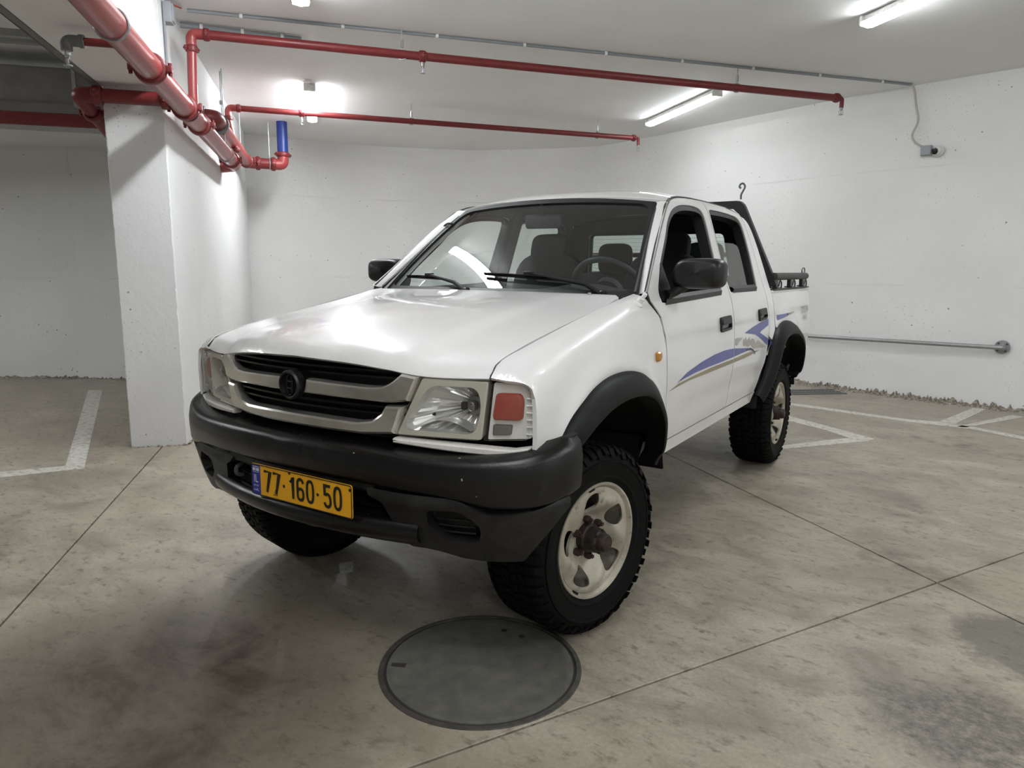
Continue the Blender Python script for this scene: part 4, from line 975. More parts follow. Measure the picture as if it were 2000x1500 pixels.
mb = MB(); mb.tube(arc_path([V((-.2, .6, .50)), V((-.2, 2.0, .48)), V((-.3, 3.4, .5)), V((-.45, 3.9, .48))], .2), .03, 10); mb.lathe([(.0, -.25), (.08, -.24), (.08, .24), (0, .25)], Matrix.Rotation(PI / 2, 3, 'X'), (-.2, 1.6, .48), 14); mb.build('exhaust', 'under_black', TR)
mb = MB(); mb.box((.38, 1.9, .53), (.5, .8, .2), bev=.05); mb.build('fuel_tank', 'under_black', TR)

# ---- flares
def flare(path, name, w_out, end_fac):
    def go(mir):
        N = len(path); rows = []; C2 = np.mean(path, 0) * [1, 0] + np.array([0, .45])
        for i, (y, z) in enumerate(path):
            a = np.array(path[max(i - 1, 0)]); b = np.array(path[min(i + 1, N - 1)]); tg_ = (b - a) / np.linalg.norm(b - a); nn = np.array((tg_[1], -tg_[0]))
            if nn @ (C2 - np.array((y, z))) < 0: nn = -nn
            k = i / (N - 1); ww = w_out * float(pchip([0, .12, .5, .88, 1], end_fac, [k])[0])
            X = float(sideX(z)) + .012 if True else 0
            sec = [(-.004, -.012), (-.002, .004), (.012, .018 + ww * .12), (.038, ww * .72), (.062, ww * .96), (.080, ww), (.088, ww * .93), (.086, ww * .6), (.075, -.035)]
            rows.append([V((X + o, y + nn[0] * r_, z + nn[1] * r_)) for r_, o in sec])
        mb = MB().grid(rows); (mb.mirrored() if mir else mb).build(name, 'flare_black', TR, angle=45)
    both(go)
flare(FA, 'front_flare', .058, [.55, .9, 1, 1, .8]); flare(RA, 'rear_flare', .066, [.5, .8, 1, 1, .8])

# black strips laid in the shut lines to stand for their shade
def shut(mir):
    fl = lambda mb: mb.mirrored() if mir else mb
    P = [V(fender_pos([y], [0.0])[0]) + V((-.0045, 0, -.008)) for y in np.linspace(-.565, .36, 24)]; mb = MB(); mb.tube(P, .0045, 6); fl(mb).build('hood_gap_shade', 'seal_black', TR)
    for out in (DOOR1, DOOR2):
        o = densify(inset(out, -.005), .04); A = np.array(o); p, n = surf_fn(side_pos(-.010))(A); mb = MB(); mb.tube([V(q) for q in p], .006, 6, closed=True); fl(mb).build('door_gap_shade', 'seal_black', TR)
both(shut)
# ================================================================== TRUCK FRONT
def front_pos(off):
    def f(x, z):
        x = np.asarray(x, float); z = np.asarray(z, float); return np.stack([x, yfront(x) + off, z], 1)
    return f
FR = lambda off: surf_fn(front_pos(off))
def plaque(name, outline, off0, off1, bev, mat, parent, step=.03, mir=False, label=None, posf=front_pos):
    """raised moulding: rim at off0 rising to off1 over a bevel width"""
    o = densify(outline, step); i1 = inset(o, bev * .35); i2 = inset(o, bev); mb = MB(); n = len(o)
    rings = [(o, off0), (o, off0 + (off1 - off0) * .55), (i1, off0 + (off1 - off0) * .88), (i2, off1)]
    vs = []
    for pl, of in rings: A = np.array(pl); vs += [tuple(p) for p in posf(of)(A[:, 0], A[:, 1])]
    fs = [(k * n + i, k * n + (i + 1) % n, (k + 1) * n + (i + 1) % n, (k + 1) * n + i) for k in range(3) for i in range(n)]
    P2, F = fill2d(i2, [], step); pos = posf(off1)(P2[:, 0], P2[:, 1]); b = len(vs); vs += [tuple(p) for p in pos]; fs += [tuple(b + i for i in f) for f in F]
    mb.add(vs, fs); bm = bmesh.new(); tmp = bpy.data.meshes.new('tmp'); tmp.from_pydata(mb.v, [], mb.f); bm.from_mesh(tmp); bmesh.ops.remove_doubles(bm, verts=bm.verts, dist=1e-5)
    bm.verts.index_update(); mb = MB(); mb.v = [tuple(v.co) for v in bm.verts]; mb.f = [tuple(v.index for v in f.verts) for f in bm.faces]; mb.mi = [0] * len(mb.f); bm.free(); bpy.data.meshes.remove(tmp)
    return (mb.mirrored() if mir else mb).build(name, mat, parent, angle=30, label=label)
# grille
gr = skin('grille', [(-.50, 1.06), (-.50, .82), (.50, .82), (.50, 1.06), (.3, 1.068), (0, 1.072), (-.3, 1.068)], [], FR(.06), 'liner_black', TR, .06, .01)
for z in (1.045, 1.025, .93, .908):
    rows = []
    for x in np.linspace(-.45, .45, 13): y = float(yfront(x)); rows.append([V((x, y + .018, z + .003)), V((x, y + .045, z + .006)), V((x, y + .045, z - .004)), V((x, y + .018, z - .003)), V((x, y + .018, z + .003))])
    MB().grid(rows).build('slat', 'gloss_black', gr)
UR = [(.487, 1.036), (.430, 1.044), (.398, 1.016), (.366, .999), (.31, .995), (.06, 1.001), (.045, .952), (.291, .949), (.39, .946), (.452, .956)]
for mir in (False, True): plaque('chrome_upper_bar', round_poly(UR, [0, 0, .03, .03, .03, 0, 0, .03, .03, 0]), .03, -.006, .008, 'chrome', gr, mir=mir)
LWR = [(.375, .940), (.438, .942), (.405, .848), (.29, .838), (.1, .838), (-.1, .838), (-.29, .838), (-.405, .848), (-.438, .942), (-.375, .940), (-.36, .914), (-.325, .888), (-.27, .879), (-.1, .882), (.1, .882), (.27, .879), (.325, .888), (.36, .914)]
plaque('chrome_lower_bar', LWR, .03, -.008, .010, 'chrome', gr)
# black round badge
EC = V((0, -.735, .978)); RE = frame((1, 0, 0), (0, 0, 1), (0, -1, 0))
if RE.determinant() < 0: RE = frame((-1, 0, 0), (0, 0, 1), (0, -1, 0))
bd = MB(); bd.lathe([(.050, -.02), (.050, .006), (.045, .012), (.040, .010), (.038, -.002), (0, -.002)], RE, EC, 36); bd = bd.build('badge', 'trim_black', gr, label='blacked out round grille badge')
mb = MB(); mb.tube([EC + V((.014 * math.cos(a), -.003, .036 * math.sin(a))) for a in np.linspace(0, 2 * PI, 28, endpoint=False)], .004, 6, closed=True); mb.tube([EC + V((-.012, -.003, .012)), EC + V((.012, -.003, .012))], .0035, 6); mb.tube([EC + V((-.012, -.003, -.012)), EC + V((.012, -.003, -.012))], .0035, 6)
mb.v = [(x, y, z) for x, y, z in mb.v]; mb.build('badge_oval', 'gloss_black', gr)

# headlights and corner lamps
HLO = [(.493, 1.031), (.692, 1.028), (.672, .848), (.406, .848)]
HLI = round_poly([(.515, 1.010), (.660, 1.010), (.672, .95), (.652, .862), (.445, .866), (.432, .885)], [.03, .035, .03, .03, .02, .015])
SGO = [(.702, 1.026), (.812, 1.024), (.827, 1.008), (.825, .96), (.810, .856), (.684, .848)]
SRED = round_poly([(.712, .996), (.778, .996), (.788, .975), (.784, .912), (.704, .912), (.702, .925)], .014)
def lamps(mir):
    fl = lambda mb: mb.mirrored() if mir else mb
    o = densify(round_poly(HLO, .008), .02)
    h = skin('headlight', o, [HLI], FR(.010), 'housing_grey', TR, .03, .06, mirror=mir)
    # faceted bowl
    n = 48; P = np.array(densify(HLI, .4)); L = np.cumsum(np.r_[0, np.linalg.norm(np.diff(np.r_[P, P[:1]], axis=0), axis=1)]); Q = np.r_[P, P[:1]]
    ring = np.array([[np.interp(u, L, Q[:, 0]), np.interp(u, L, Q[:, 1])] for u in np.linspace(0, L[-1], n, endpoint=False)]); c = np.array((.622, .945)); rows = []
    for k, (f, dp) in enumerate(((0, .010), (.06, .03), (.3, .060), (.6, .080), (.85, .090), (.93, .088))):
        pl = ring + (c - ring) * f; pos = front_pos(dp)(pl[:, 0], pl[:, 1]); 
        if 0 < k < 5: pos[:, 1] += .004 * np.sign(np.sin(np.arange(n) * PI / 1.5))
        rows.append([V(p) for p in pos])
    mb = MB(); mb.grid([list(r) for r in zip(*rows)], closeu=True); fl(mb).build('reflector', 'reflector', h, angle=15)
    mb = MB(); by = float(yfront(.622)); mb.lathe([(.032, -.0), (.030, .012), (.018, .014), (.016, .035), (.010, .04), (0, .041)], RE, V((.622, by + .075, .945)), 20); fl(mb).build('bulb', 'bulb_metal', h)
    mb = MB(); mb.box((.60, by + .04, .945), (.018, .02, .025), bev=.004); fl(mb).build('bulb_shield', 'trim_black', h)
    mb = MB(); rows = [[V((x, float(yfront(x)) + .012 + d_, z + dz)) for d_, dz in ((.0, 0), (.05, .004))] for x, z, dz in [(.47 + .17 * k / 10, .872 + .03 * math.sin(PI * k / 10), 0) for k in range(11)]]; mb.grid(rows); fl(mb).build('reflector_step', 'reflector', h)
    skin('lens', o, [], FR(-.002), 'lens_clear', h, .04, .006, mirror=mir)
    s = densify(round_poly(SGO, [.006, .02, .02, .02, .012, .006]), .02)
    g_ = skin('turn_signal', s, [], FR(.022), 'sig_white', TR, .03, .03, mirror=mir)
    plaque('red_lens', SRED, .022, .006, .010, 'red_lens', g_, mir=mir, label='faded red bulb cover inside the corner lamp')
    mb = MB()
    for k in range(7): 
        z = .87 + k * .022; mb.tube([V((.795, float(yfront(.795)) + .016, z)), V((.822 - .0 * k, float(yfront(.822)) + .016, z))], .003, 6)
    fl(mb).build('prism_ribs', 'sig_white', g_); g_.children[-1]['kind'] = 'stuff'
    plaque('inner_reflector', round_poly([(.700, .862), (.752, .865), (.756, .898), (.702, .898)], .006), .022, .012, .005, 'bulb_metal', g_, mir=mir)
    skin('lens', s, [], FR(-.002), 'lens_clear', g_, .04, .006, mirror=mir)
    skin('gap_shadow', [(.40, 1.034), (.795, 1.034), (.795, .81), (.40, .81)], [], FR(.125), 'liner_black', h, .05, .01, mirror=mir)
    # body coloured filler strip under the lamps
    plaque('lamp_filler_strip', round_poly([(.398, .838), (.60, .832), (.76, .824), (.815, .834), (.818, .815), (.79, .806), (.73, .800), (.60, .806), (.398, .820)], .004), .03, -.008, .006, 'white_dirty', TR, mir=mir)
both(lamps)

# ---- front bumper
BPX = [0, .2, .4, .6, .75, .85, .905, .922, .925]; BPY = [-.764, -.757, -.733, -.686, -.630, -.565, -.49, -.44, -.395]
bu = np.r_[0, np.cumsum(np.hypot(np.diff(BPX), np.diff(BPY)))]; BU1 = float(bu[-1])
def plan(u):
    u = np.asarray(u, float); a = np.abs(u); return pchip(bu, BPX, a) * np.sign(u + 1e-12), pchip(bu, BPY, a)
def plan_n(u):
    e = 1e-3; x1, y1 = plan(np.asarray(u) + e); x0, y0 = plan(np.asarray(u) - e); tx, ty = x1 - x0, y1 - y0; l = np.hypot(tx, ty) + 1e-12; return ty / l, -tx / l
def u_of_x(x): return float(np.interp(abs(x), BPX, bu)) * (1 if x >= 0 else -1)
ub = [0, .2, .4, .62, .78, .90, 1.0, BU1]
ZT = [.800, .799, .794, .787, .797, .815, .835, .852]; ZB = [.690, .689, .684, .672, .650, .652, .672, .685]
rows = []
for u in np.linspace(-BU1, BU1, 81):
    x, y = (float(v) for v in plan([u])[0:2] for v in v); nx, ny = (float(v[0]) for v in plan_n([u])); a = abs(u)
    zt = float(pchip(ub, ZT, [a])[0]); zb = float(pchip(ub, ZB, [a])[0]); sh = float(pchip([0, .8, 1.0, BU1], [.13, .12, .06, .03], [a])[0])
    dent = .010 * math.exp(-((u + .04) / .02) ** 2)           # buckle in the middle
    sec = [(-sh, zt + .018), (-sh * .5, zt + .014), (-.020, zt + .006), (-.006, zt - .006 - dent), (-.001, zt - .022), (.0035, zt - .05), (.004, (zt + zb) / 2), (.001, zb + .02), (-.006, zb + .007), (-.02, zb), (-.06, zb + .004)]
    rows.append([V((x + nx * o, y + ny * o - (.004 * math.exp(-((u + .04) / .015) ** 2) if 2 < k < 8 else 0), z)) for k, (o, z) in enumerate(sec)])
fb = MB().grid(rows).build('front_bumper', 'bumper_black', TR, angle=50, label='glossy black upper front bumper with scuffs')
def low_pos(off):
    def f(u, z):
        u = np.asarray(u, float); z = np.asarray(z, float); x, y = plan(u); nx, ny = plan_n(u); o = -.012 - off - .05 * np.clip((.66 - z) / .2, 0, 1.2) ** 1.6 + .010 * np.exp(-((z - .655) / .02) ** 2)
        return np.stack([x + nx * o, y + ny * o, z], 1)
    return f
LS = lambda off: surf_fn(low_pos(off))
LOWB = [(.333, .680), (.448, .676), (.621, .676), (.665, .668), (.704, .642), (.733, .628), (.806, .634), (.90, .672), (.921, .68), (.918, .640), (.884, .556), (.852, .490), (.838, .469), (.717, .465), (.653, .469), (.586, .484), (.534, .490), (.477, .490), (.459, .503), (.427, .565), (.391, .640), (.35, .655)]
LB_ = round_poly([(u_of_x(x), z) for x, z in LOWB], .012, 3)
FG = round_poly([(u_of_x(x), z) for x, z in [(.545, .630), (.650, .638), (.70, .600), (.712, .580), (.707, .535), (.61, .530), (.545, .575)]], .02)
def lowb(mir):
    l = skin('bumper_lower', LB_, [FG], LS(0), 'bumper_lower', fb, .03, .05, mirror=mir, label='scuffed grey black lower bumper corner')
    plaque('fog_recess', inset(FG, -.003), .035, .05, .012, 'trim_black', fb, mir=mir, posf=low_pos)
    for k in range(3):
        z = .552 + k * .022; mb = MB(); A = [low_pos(.03)(np.array([u]), np.array([z]))[0] for u in np.linspace(u_of_x(.57), u_of_x(.69), 6)]; mb.tube([V(p) for p in A], .004, 6); (mb.mirrored() if mir else mb).build('recess_rib', 'trim_black', fb)
both(lowb)
# middle opening: upper lip, backing, lower tube, valance
rows = []
for x in np.linspace(-.36, .36, 19):
    y = float(np.interp(abs(x), BPX, BPY)); rows.append([V((x, y + .012, .69)), V((x, y + .010, .672)), V((x, y + .018, .662)), V((x, y + .05, .66))])
MB().grid(rows).build('opening_lip', 'bumper_lower', fb)
skin('opening_backing', [(-.46, .70), (-.46, .50), (.46, .50), (.46, .70)], [], FR(.07), 'liner_black', fb, .08, .01)
for k in range(2):
    z = .625 - k * .035; MB().tube([V((x, float(yfront(x)) + .035, z)), V] and [V((x, float(yfront(x)) + .035, z)) for x in np.linspace(-.42, .42, 11)], .006, 6).build('opening_bar', 'trim_black', fb)
MB().tube([V((x, -.748 + .34 * x * x, .545)) for x in np.linspace(-.50, .50, 25)], .036, 18).build('lower_tube', 'bumper_black', fb)
rows = []
for x in np.linspace(-.52, .52, 25):
    y = -.755 + .30 * x * x; rows.append([V((x, y + .02, .52)), V((x, y + .04, .487)), V((x, y + .10, .462)), V((x, y + .30, .45))])
MB().grid(rows).build('skid_valance', 'bumper_lower', fb)

# ---- licence plate
PC = V((.067, -.774, .633)); PW, PH = .482, .112; RP = frame((1, 0, 0), (0, 0, 1), (0, -1, 0))
PX = V((1, .0, .0)); PX = V((1, 0.02, -.004)).normalized(); PZ = V((.004, .0, 1)).normalized(); PN = PX.cross(PZ)   # PN points to -Y
RP = frame(PX, PZ, PN)
def pl(poly, z0, z1, name, mat, parent):
    mb = MB(); mb.prism(poly, z0, z1, RP, PC); return mb.build(name, mat, parent, smooth=False)
def rect(x0, y0, x1, y1, r=.006): return round_poly([(x0, y0), (x1, y0), (x1, y1), (x0, y1)], r, 4)
plate = pl(rect(-PW / 2, -PH / 2, PW / 2, PH / 2, .010), -.004, 0, 'license_plate', 'plate_yellow', TR); plate['label'] = 'yellow license plate reading 77-160-50'
fr = MB(); ring = rect(-PW / 2 + .002, -PH / 2 + .002, PW / 2 - .002, PH / 2 - .002, .009); fr.tube([PC + RP @ V((x, y, .0005)) for x, y in densify(ring, .05)], .0018, 6, closed=True); fr.build('plate_rim', 'plate_ink', plate)
pl(rect(-PW / 2 + .004, -PH / 2 + .004, -PW / 2 + .047, PH / 2 - .004, .005), 0, .0008, 'blue_band', 'plate_blue', plate)
def put_text(txt, x, y, h, wscale, mat, name, sp=None):
    vs, fs = text_mesh(txt, 1.0, .0)
    ys = [v[1] for v in vs]; xs = [v[0] for v in vs]; sc = h / (max(ys) - min(ys)); cx, cy = (max(xs) + min(xs)) / 2, (max(ys) + min(ys)) / 2
    mb = MB(); mb.add([PC + RP @ V(((vx - cx) * sc * wscale + x, (vy - cy) * sc + y, .0013)) for vx, vy, vz in vs], fs); return mb.build(name, mat, plate, smooth=False)
# characters drawn as strokes so that they match the plate lettering
def stroke(segs, x, w, h, name, th=.0105):
    mb = MB()
    for pts, closed in segs:
        P = [PC + RP @ V((x + px * w, (py - .5) * h + .002, .0009)) for px, py in pts]
        n = len(P); L = []; Rr = []
        for i in range(n):
            a = P[(i - 1) % n] if (i > 0 or closed) else P[i]; b = P[(i + 1) % n] if (i < n - 1 or closed) else P[i]; tg_ = (b - a).normalized(); nn = PN.cross(tg_); 
            k = 1.0
            if (i > 0 and i < n - 1) or closed:
                t1 = (P[i] - P[(i - 1) % n]).normalized(); k = 1 / max(.6, PN.cross(t1).dot(nn))
            L.append(P[i] + nn * th / 2 * k); Rr.append(P[i] - nn * th / 2 * k)
        m = n if closed else n - 1
        mb.add(L + Rr, [(i, (i + 1) % n, n + (i + 1) % n, n + i) for i in range(m)])
    mb.v = [tuple(V(p) + PN * .0006) for p in mb.v]
    return mb.build(name, 'plate_ink', plate, smooth=False, fix=False)
def oval(cx, cy, rx, ry, n=28, p=2.6): return [(cx + rx * math.copysign(abs(math.cos(a)) ** (2 / p), math.cos(a)), cy + ry * math.copysign(abs(math.sin(a)) ** (2 / p), math.sin(a))) for a in np.linspace(0, 2 * PI, n, endpoint=False)]
def arcp(cx, cy, rx, ry, a0, a1, n=12): return [(cx + rx * math.cos(math.radians(a)), cy + ry * math.sin(math.radians(a))) for a in np.linspace(a0, a1, n)]
CH = {'7': [([(.05, .94), (.92, .94), (.42, .0)], False)],
      '1': [([(.15, .72), (.56, .96), (.56, .0)], False)],
      '0': [(oval(.5, .5, .40, .46), True)],
      '6': [([(.88, .78)] + arcp(.5, .75, .38, .20, 10, 180, 9) + [(.12, .28)], False), (oval(.5, .28, .38, .245, 24), True)],
      '5': [([(.88, .94), (.16, .94), (.16, .52)] + arcp(.50, .32, .38, .27, 125, 0, 9) + [(.88, .26)] + arcp(.5, .25, .38, .21, -2, -170, 9), False)]}
x = -PW / 2 + .066
for ch, adv in (('7', .046), ('7', .052), ('.', .028), ('1', .038), ('6', .046), ('0', .050), ('.', .030), ('5', .046), ('0', .046)):
    if ch == '.': pl([(x - .002, -.006), (x + .008, -.006), (x + .008, .004), (x - .002, .004)], .0008, .0014, 'separator_dot', 'plate_ink', plate)
    else: stroke(CH[ch], x, .036, .078, 'digit')
    x += adv
xb = -PW / 2 + .0255
pl(rect(xb - .016, .026, xb + .016, .047, .001), .0008, .0012, 'flag', 'plate_white', plate)
for yy in (.0295, .0435): pl(rect(xb - .016, yy - .0016, xb + .016, yy + .0016, .0005), .0012, .0016, 'flag_stripe', 'plate_blue', plate)
st = MB()
for r_ in (0, PI): st.tube([PC + RP @ V((xb + .0045 * math.sin(a + r_), .0365 + .0045 * math.cos(a + r_), .0016)) for a in (0, 2 * PI / 3, 4 * PI / 3)], .0006, 4, closed=True)
st.build('flag_star', 'plate_blue', plate)
put_text('IL', xb, .004, .028, .78, 'plate_white', 'country_code')
put_text('ישראל', xb, -.021, .008, 1.0, 'plate_white', 'hebrew_line')
# arabic line as small strokes
mb = MB()
for dx, pts in ((0, [(-.013, 0), (-.009, -.003), (-.005, 0), (-.001, -.003), (.003, -.001), (.003, .005)]), (0, [(.007, .003), (.007, -.003), (.011, -.004)]), (0, [(-.011, .004), (-.009, .004)])):
    mb.tube([PC + RP @ V((xb + px, -.037 + py, .0012)) for px, py in pts], .0007, 4)
mb.build('arabic_line', 'plate_white', plate); plate.children[-1]['kind'] = 'stuff'
for bx, by in ((.233, .040), (-.045, .050)): m_ = MB(); m_.lathe([(.0055, 0), (.0055, .0015), (.003, .002), (0, .002)], RP, PC + RP @ V((bx, by, 0)), 12); m_.build('plate_bolt', 'rust', plate)
mb = MB(); mb.tube([PC + RP @ V((x_, y_, .001)) for x_, y_ in ((-.118, -.022), (-.111, -.036), (-.125, -.036))], .0007, 4, closed=True); mb.tube([PC + RP @ V((-.128, -.041, .001)), PC + RP @ V((-.108, -.041, .001))], .0012, 4); mb.build('plate_stamp', 'plate_ink', plate); plate.children[-1]['kind'] = 'stuff'
# headlamp washer speck: tow hook glimpse behind the plate
MB().tube(catmull([V((-.33, -.70, .60)), V((-.33, -.725, .61)), V((-.33, -.725, .635)), V((-.33, -.70, .645))], 5), .008, 8).build('tow_eye', 'hook_steel', fb)
# ================================================================== WHEELS
def wheel_meshes():
    RX = frame((0, 1, 0), (0, 0, 1), (1, 0, 0))               # lathe Z -> local +X (outwards)
    ty = MB(); half = [(.214, -.030), (.222, -.010), (.240, .000), (.243, .003), (.248, .003), (.251, .002), (.285, .008), (.300, .0085), (.302, .0115), (.307, .0115), (.309, .006), (.318, .004), (.338, -.008), (.349, -.024), (.352, -.045)]
    prof = half + [(.353, -.125)] + [(r, -.25 - x) for r, x in half[::-1]]
    ty.lathe(prof, RX, (0, 0, 0), 72, cap=False)
    rnd = random.Random(5)
    def block(a0, a1, x0, x1, r0, r1, sk=0, tp=.88):
        vs = []
        for r, f in ((r0, 1), (r1, tp)):
            xm, am = (x0 + x1) / 2, (a0 + a1) / 2
            for xx, aa in ((x0, a0), (x1, a0 + sk), (x1, a1 + sk), (x0, a1)):
                X_ = xm + (xx - xm) * f; A_ = am + sk / 2 + (aa - am - sk / 2) * f; vs.append(V((X_, r * math.cos(A_), r * math.sin(A_))))
        ty.add(vs, [(0, 1, 2, 3), (7, 6, 5, 4), (0, 4, 5, 1), (1, 5, 6, 2), (2, 6, 7, 3), (3, 7, 4, 0)])
    n = 56; st = 2 * PI / n
    for k in range(n):
        a = k * st
        for j, (x0, x1, sk) in enumerate(((-.078, -.044, .03), (-.116, -.083, -.03), (-.162, -.121, .02), (-.206, -.168, -.03))):
            oa = a + (j % 2) * st / 2; block(oa, oa + st * .74, x0, x1, .348, .3625, sk)
        # shoulder lugs (alternating long and short)
        lo = .322 if k % 2 else .334
        for sgn in (0, 1):
            def X(x): return x if not sgn else -.25 - x
            b0, b1 = a + st * .1, a + st * .78; vs = []
            for A_ in (b0, b1):
                for r, x in ((.3625, -.040), (.361, -.022), (.350, -.004), (lo, .0125), (lo, .0), (.345, -.03)): vs.append(V((X(x), r * math.cos(A_), r * math.sin(A_))))
            ty.add(vs, [(0, 1, 2, 3, 4, 5), (11, 10, 9, 8, 7, 6)] + [(i, (i + 1) % 6, 6 + (i + 1) % 6, 6 + i) for i in range(6)])
    # pressed steel disc with five tear shaped openings
    holes = []
    for k in range(5):
        a = 2 * PI * k / 5 + .35; c, s = math.cos(a), math.sin(a)
        loc = catmull([(.176, -.036), (.182, .005), (.170, .042), (.142, .044), (.116, .022), (.108, -.004), (.122, -.030), (.152, -.046)], 4, True)   # (radial, tangential)
        holes.append([(r * c - t_ * s, r * s + t_ * c) for r, t_ in loc])
    outer = [(.203 * math.cos(a), .203 * math.sin(a)) for a in np.linspace(0, 2 * PI, 72, endpoint=False)]
    def disc(u, v):
        r = np.hypot(u, v); th = np.arctan2(v, u); b = pchip([0, .052, .085, .105, .135, .17, .19, .203, .21], [-.066, -.066, -.064, -.050, -.028, -.016, -.014, -.018, -.02], r)
        b = b + .018 * np.cos(5 * (th - .35 - .628) + 4.0 * (r - .15) * 6) * np.exp(-((r - .148) / .035) ** 2)
        return np.stack([b, u, v], 1)
    return ty, holes, outer, surf_fn(disc), RX
TY, WH, WO_, DISC, RX = wheel_meshes()
proto = {}
def make_wheel(loc, steer, right, roll, label):
    rim = skin('wheel', WO_, WH, DISC, 'rim', TR, .010, .010) if 'rim' not in proto else link(bpy.data.objects.new('wheel', proto['rim']), TR)
    proto.setdefault('rim', rim.data); rim['label'] = label
    rim.location = loc; rim.rotation_mode = 'QUATERNION'
    Rm = Matrix.Rotation(-steer, 4, 'Z') @ (Matrix.Rotation(PI, 4, 'Z') if right else Matrix.Identity(4)) @ Matrix.Rotation(roll, 4, 'X'); rim.rotation_quaternion = Rm.to_quaternion()
    def part(key, fn, mat, angle=35):
        if key not in proto:
            o = fn().build(key.split('#')[0], mat, rim, angle=angle); proto[key] = o.data; return o
        return link(bpy.data.objects.new(key.split('#')[0], proto[key]), rim)
    part('tyre', lambda: TY, 'tyre', 28)
    part('rim_barrel', lambda: MB().lathe([(.198, -.03), (.203, -.022), (.208, -.016), (.214, -.006), (.2215, -.005), (.225, -.012), (.222, -.03), (.205, -.045), (.195, -.09), (.195, -.2), (.222, -.235)], RX, (0, 0, 0), 64, cap=False), 'rim')
    def drum(): mb = MB(); mb.lathe([(.15, -.21), (.15, -.125), (.13, -.12), (0, -.12)], RX, (0, 0, 0), 36); return mb
    part('brake_drum', drum, 'under_black')
    def hub():
        mb = MB(); mb.lathe([(.056, -.075), (.056, -.040), (.050, -.034), (.047, -.004), (.044, .006), (.036, .012), (.034, .032), (.028, .040), (0, .042)], RX, (0, 0, 0), 30); return mb
    part('hub', hub, 'rust')
    def bolt():
        mb = MB(); mb.lathe([(.0065, 0), (.0065, .010), (0, .011)], RX, (0, 0, 0), 6); return mb
    for k in range(6):
        a = 2 * PI * k / 6 + .2; o = part('hub_bolt', bolt, 'rust'); o.location = (.002, .041 * math.cos(a), .041 * math.sin(a))
    def nut():
        mb = MB(); mb.lathe([(.0145, 0), (.0145, .022), (.011, .027), (.008, .028), (.008, .036), (0, .037)], RX, (0, 0, 0), 6); return mb
    for k in range(6):
        a = 2 * PI * k / 6 + .5; o = part('lug_nut', nut, 'rust'); o.location = (-.066, .0735 * math.cos(a), .0735 * math.sin(a))
    def wt_(): mb = MB(); mb.box((0, 0, 0), (.012, .03, .010), bev=.003); return mb
    for a in (1.65, 4.0):
        o = part('balance_weight', wt_, 'under_black'); o.location = (-.012, .208 * math.cos(a), .208 * math.sin(a)); o.rotation_euler = (a + PI / 2, 0, 0)
make_wheel((.808, -.005, .361), math.radians(12), False, .1, 'front wheel turned towards the camera, worn silver steel rim')
make_wheel((-.808, -.005, .361), math.radians(12), True, .6, 'front wheel on the far side under the bumper')
make_wheel((.832, 2.88, .361), 0, False, .9, 'rear wheel with worn silver steel rim behind the rear door')
make_wheel((-.832, 2.88, .361), 0, True, .3, 'hidden far side rear wheel')

# ================================================================== MIRRORS, WIPERS, SMALL PARTS
def mirror(mir):
    fl = lambda mb: mb.mirrored() if mir else mb
    # housing: superelliptic shell, wider at the top outside
    rows = []
    cx, cy, cz = .898, .735, 1.352
    for k, (yy, sc) in enumerate(((-.058, .02), (-.058, .72), (-.052, .86), (-.034, .96), (-.005, 1.0), (.03, 1.0), (.045, .97))):
        ring = []
        for a in np.linspace(0, 2 * PI, 40, endpoint=False):
            c, s = math.cos(a), math.sin(a); p = 4.2; dx = math.copysign(abs(c) ** (2 / p), c) * .118; dz = math.copysign(abs(s) ** (2 / p), s) * .066
            if dx < 0: dx *= 1 - .18 * max(0, dz / .066)
            ring.append(V((cx + dx * sc, cy + yy + .10 * (dx / .118) * -.12, cz + dz * sc + dx * .0)))
        rows.append(ring)
    mb = MB(); mb.grid([list(r) for r in zip(*rows)], closeu=True); m = fl(mb).build('side_mirror', 'trim_black', TR, angle=60)
    ring = rows[-1]; mb = MB(); c0 = sum(ring, V()) / len(ring); mb.add([c0 + (p - c0) * .94 for p in ring], [tuple(range(len(ring)))]); fl(mb).build('mirror_glass', 'mirror_glass', m, smooth=False)
    mb = MB(); mb.tube(catmull([V((.785, .655, 1.262)), V((.80, .69, 1.268)), V((.83, .72, 1.29)), V((.86, .735, 1.31))], 5), .020, 12); fl(mb).build('mirror_arm', 'trim_black', m)
    # sail triangle at the foot of the window
    sail = round_poly([(.602, 1.236), (.73, 1.232), (.735, 1.30), (.71, 1.405), (.66, 1.35), (.606, 1.295)], .012)
    skin('mirror_sail', sail, [], surf_fn(side_pos(.004)), 'trim_black', m, .03, .03, mirror=mir)
both(mirror)
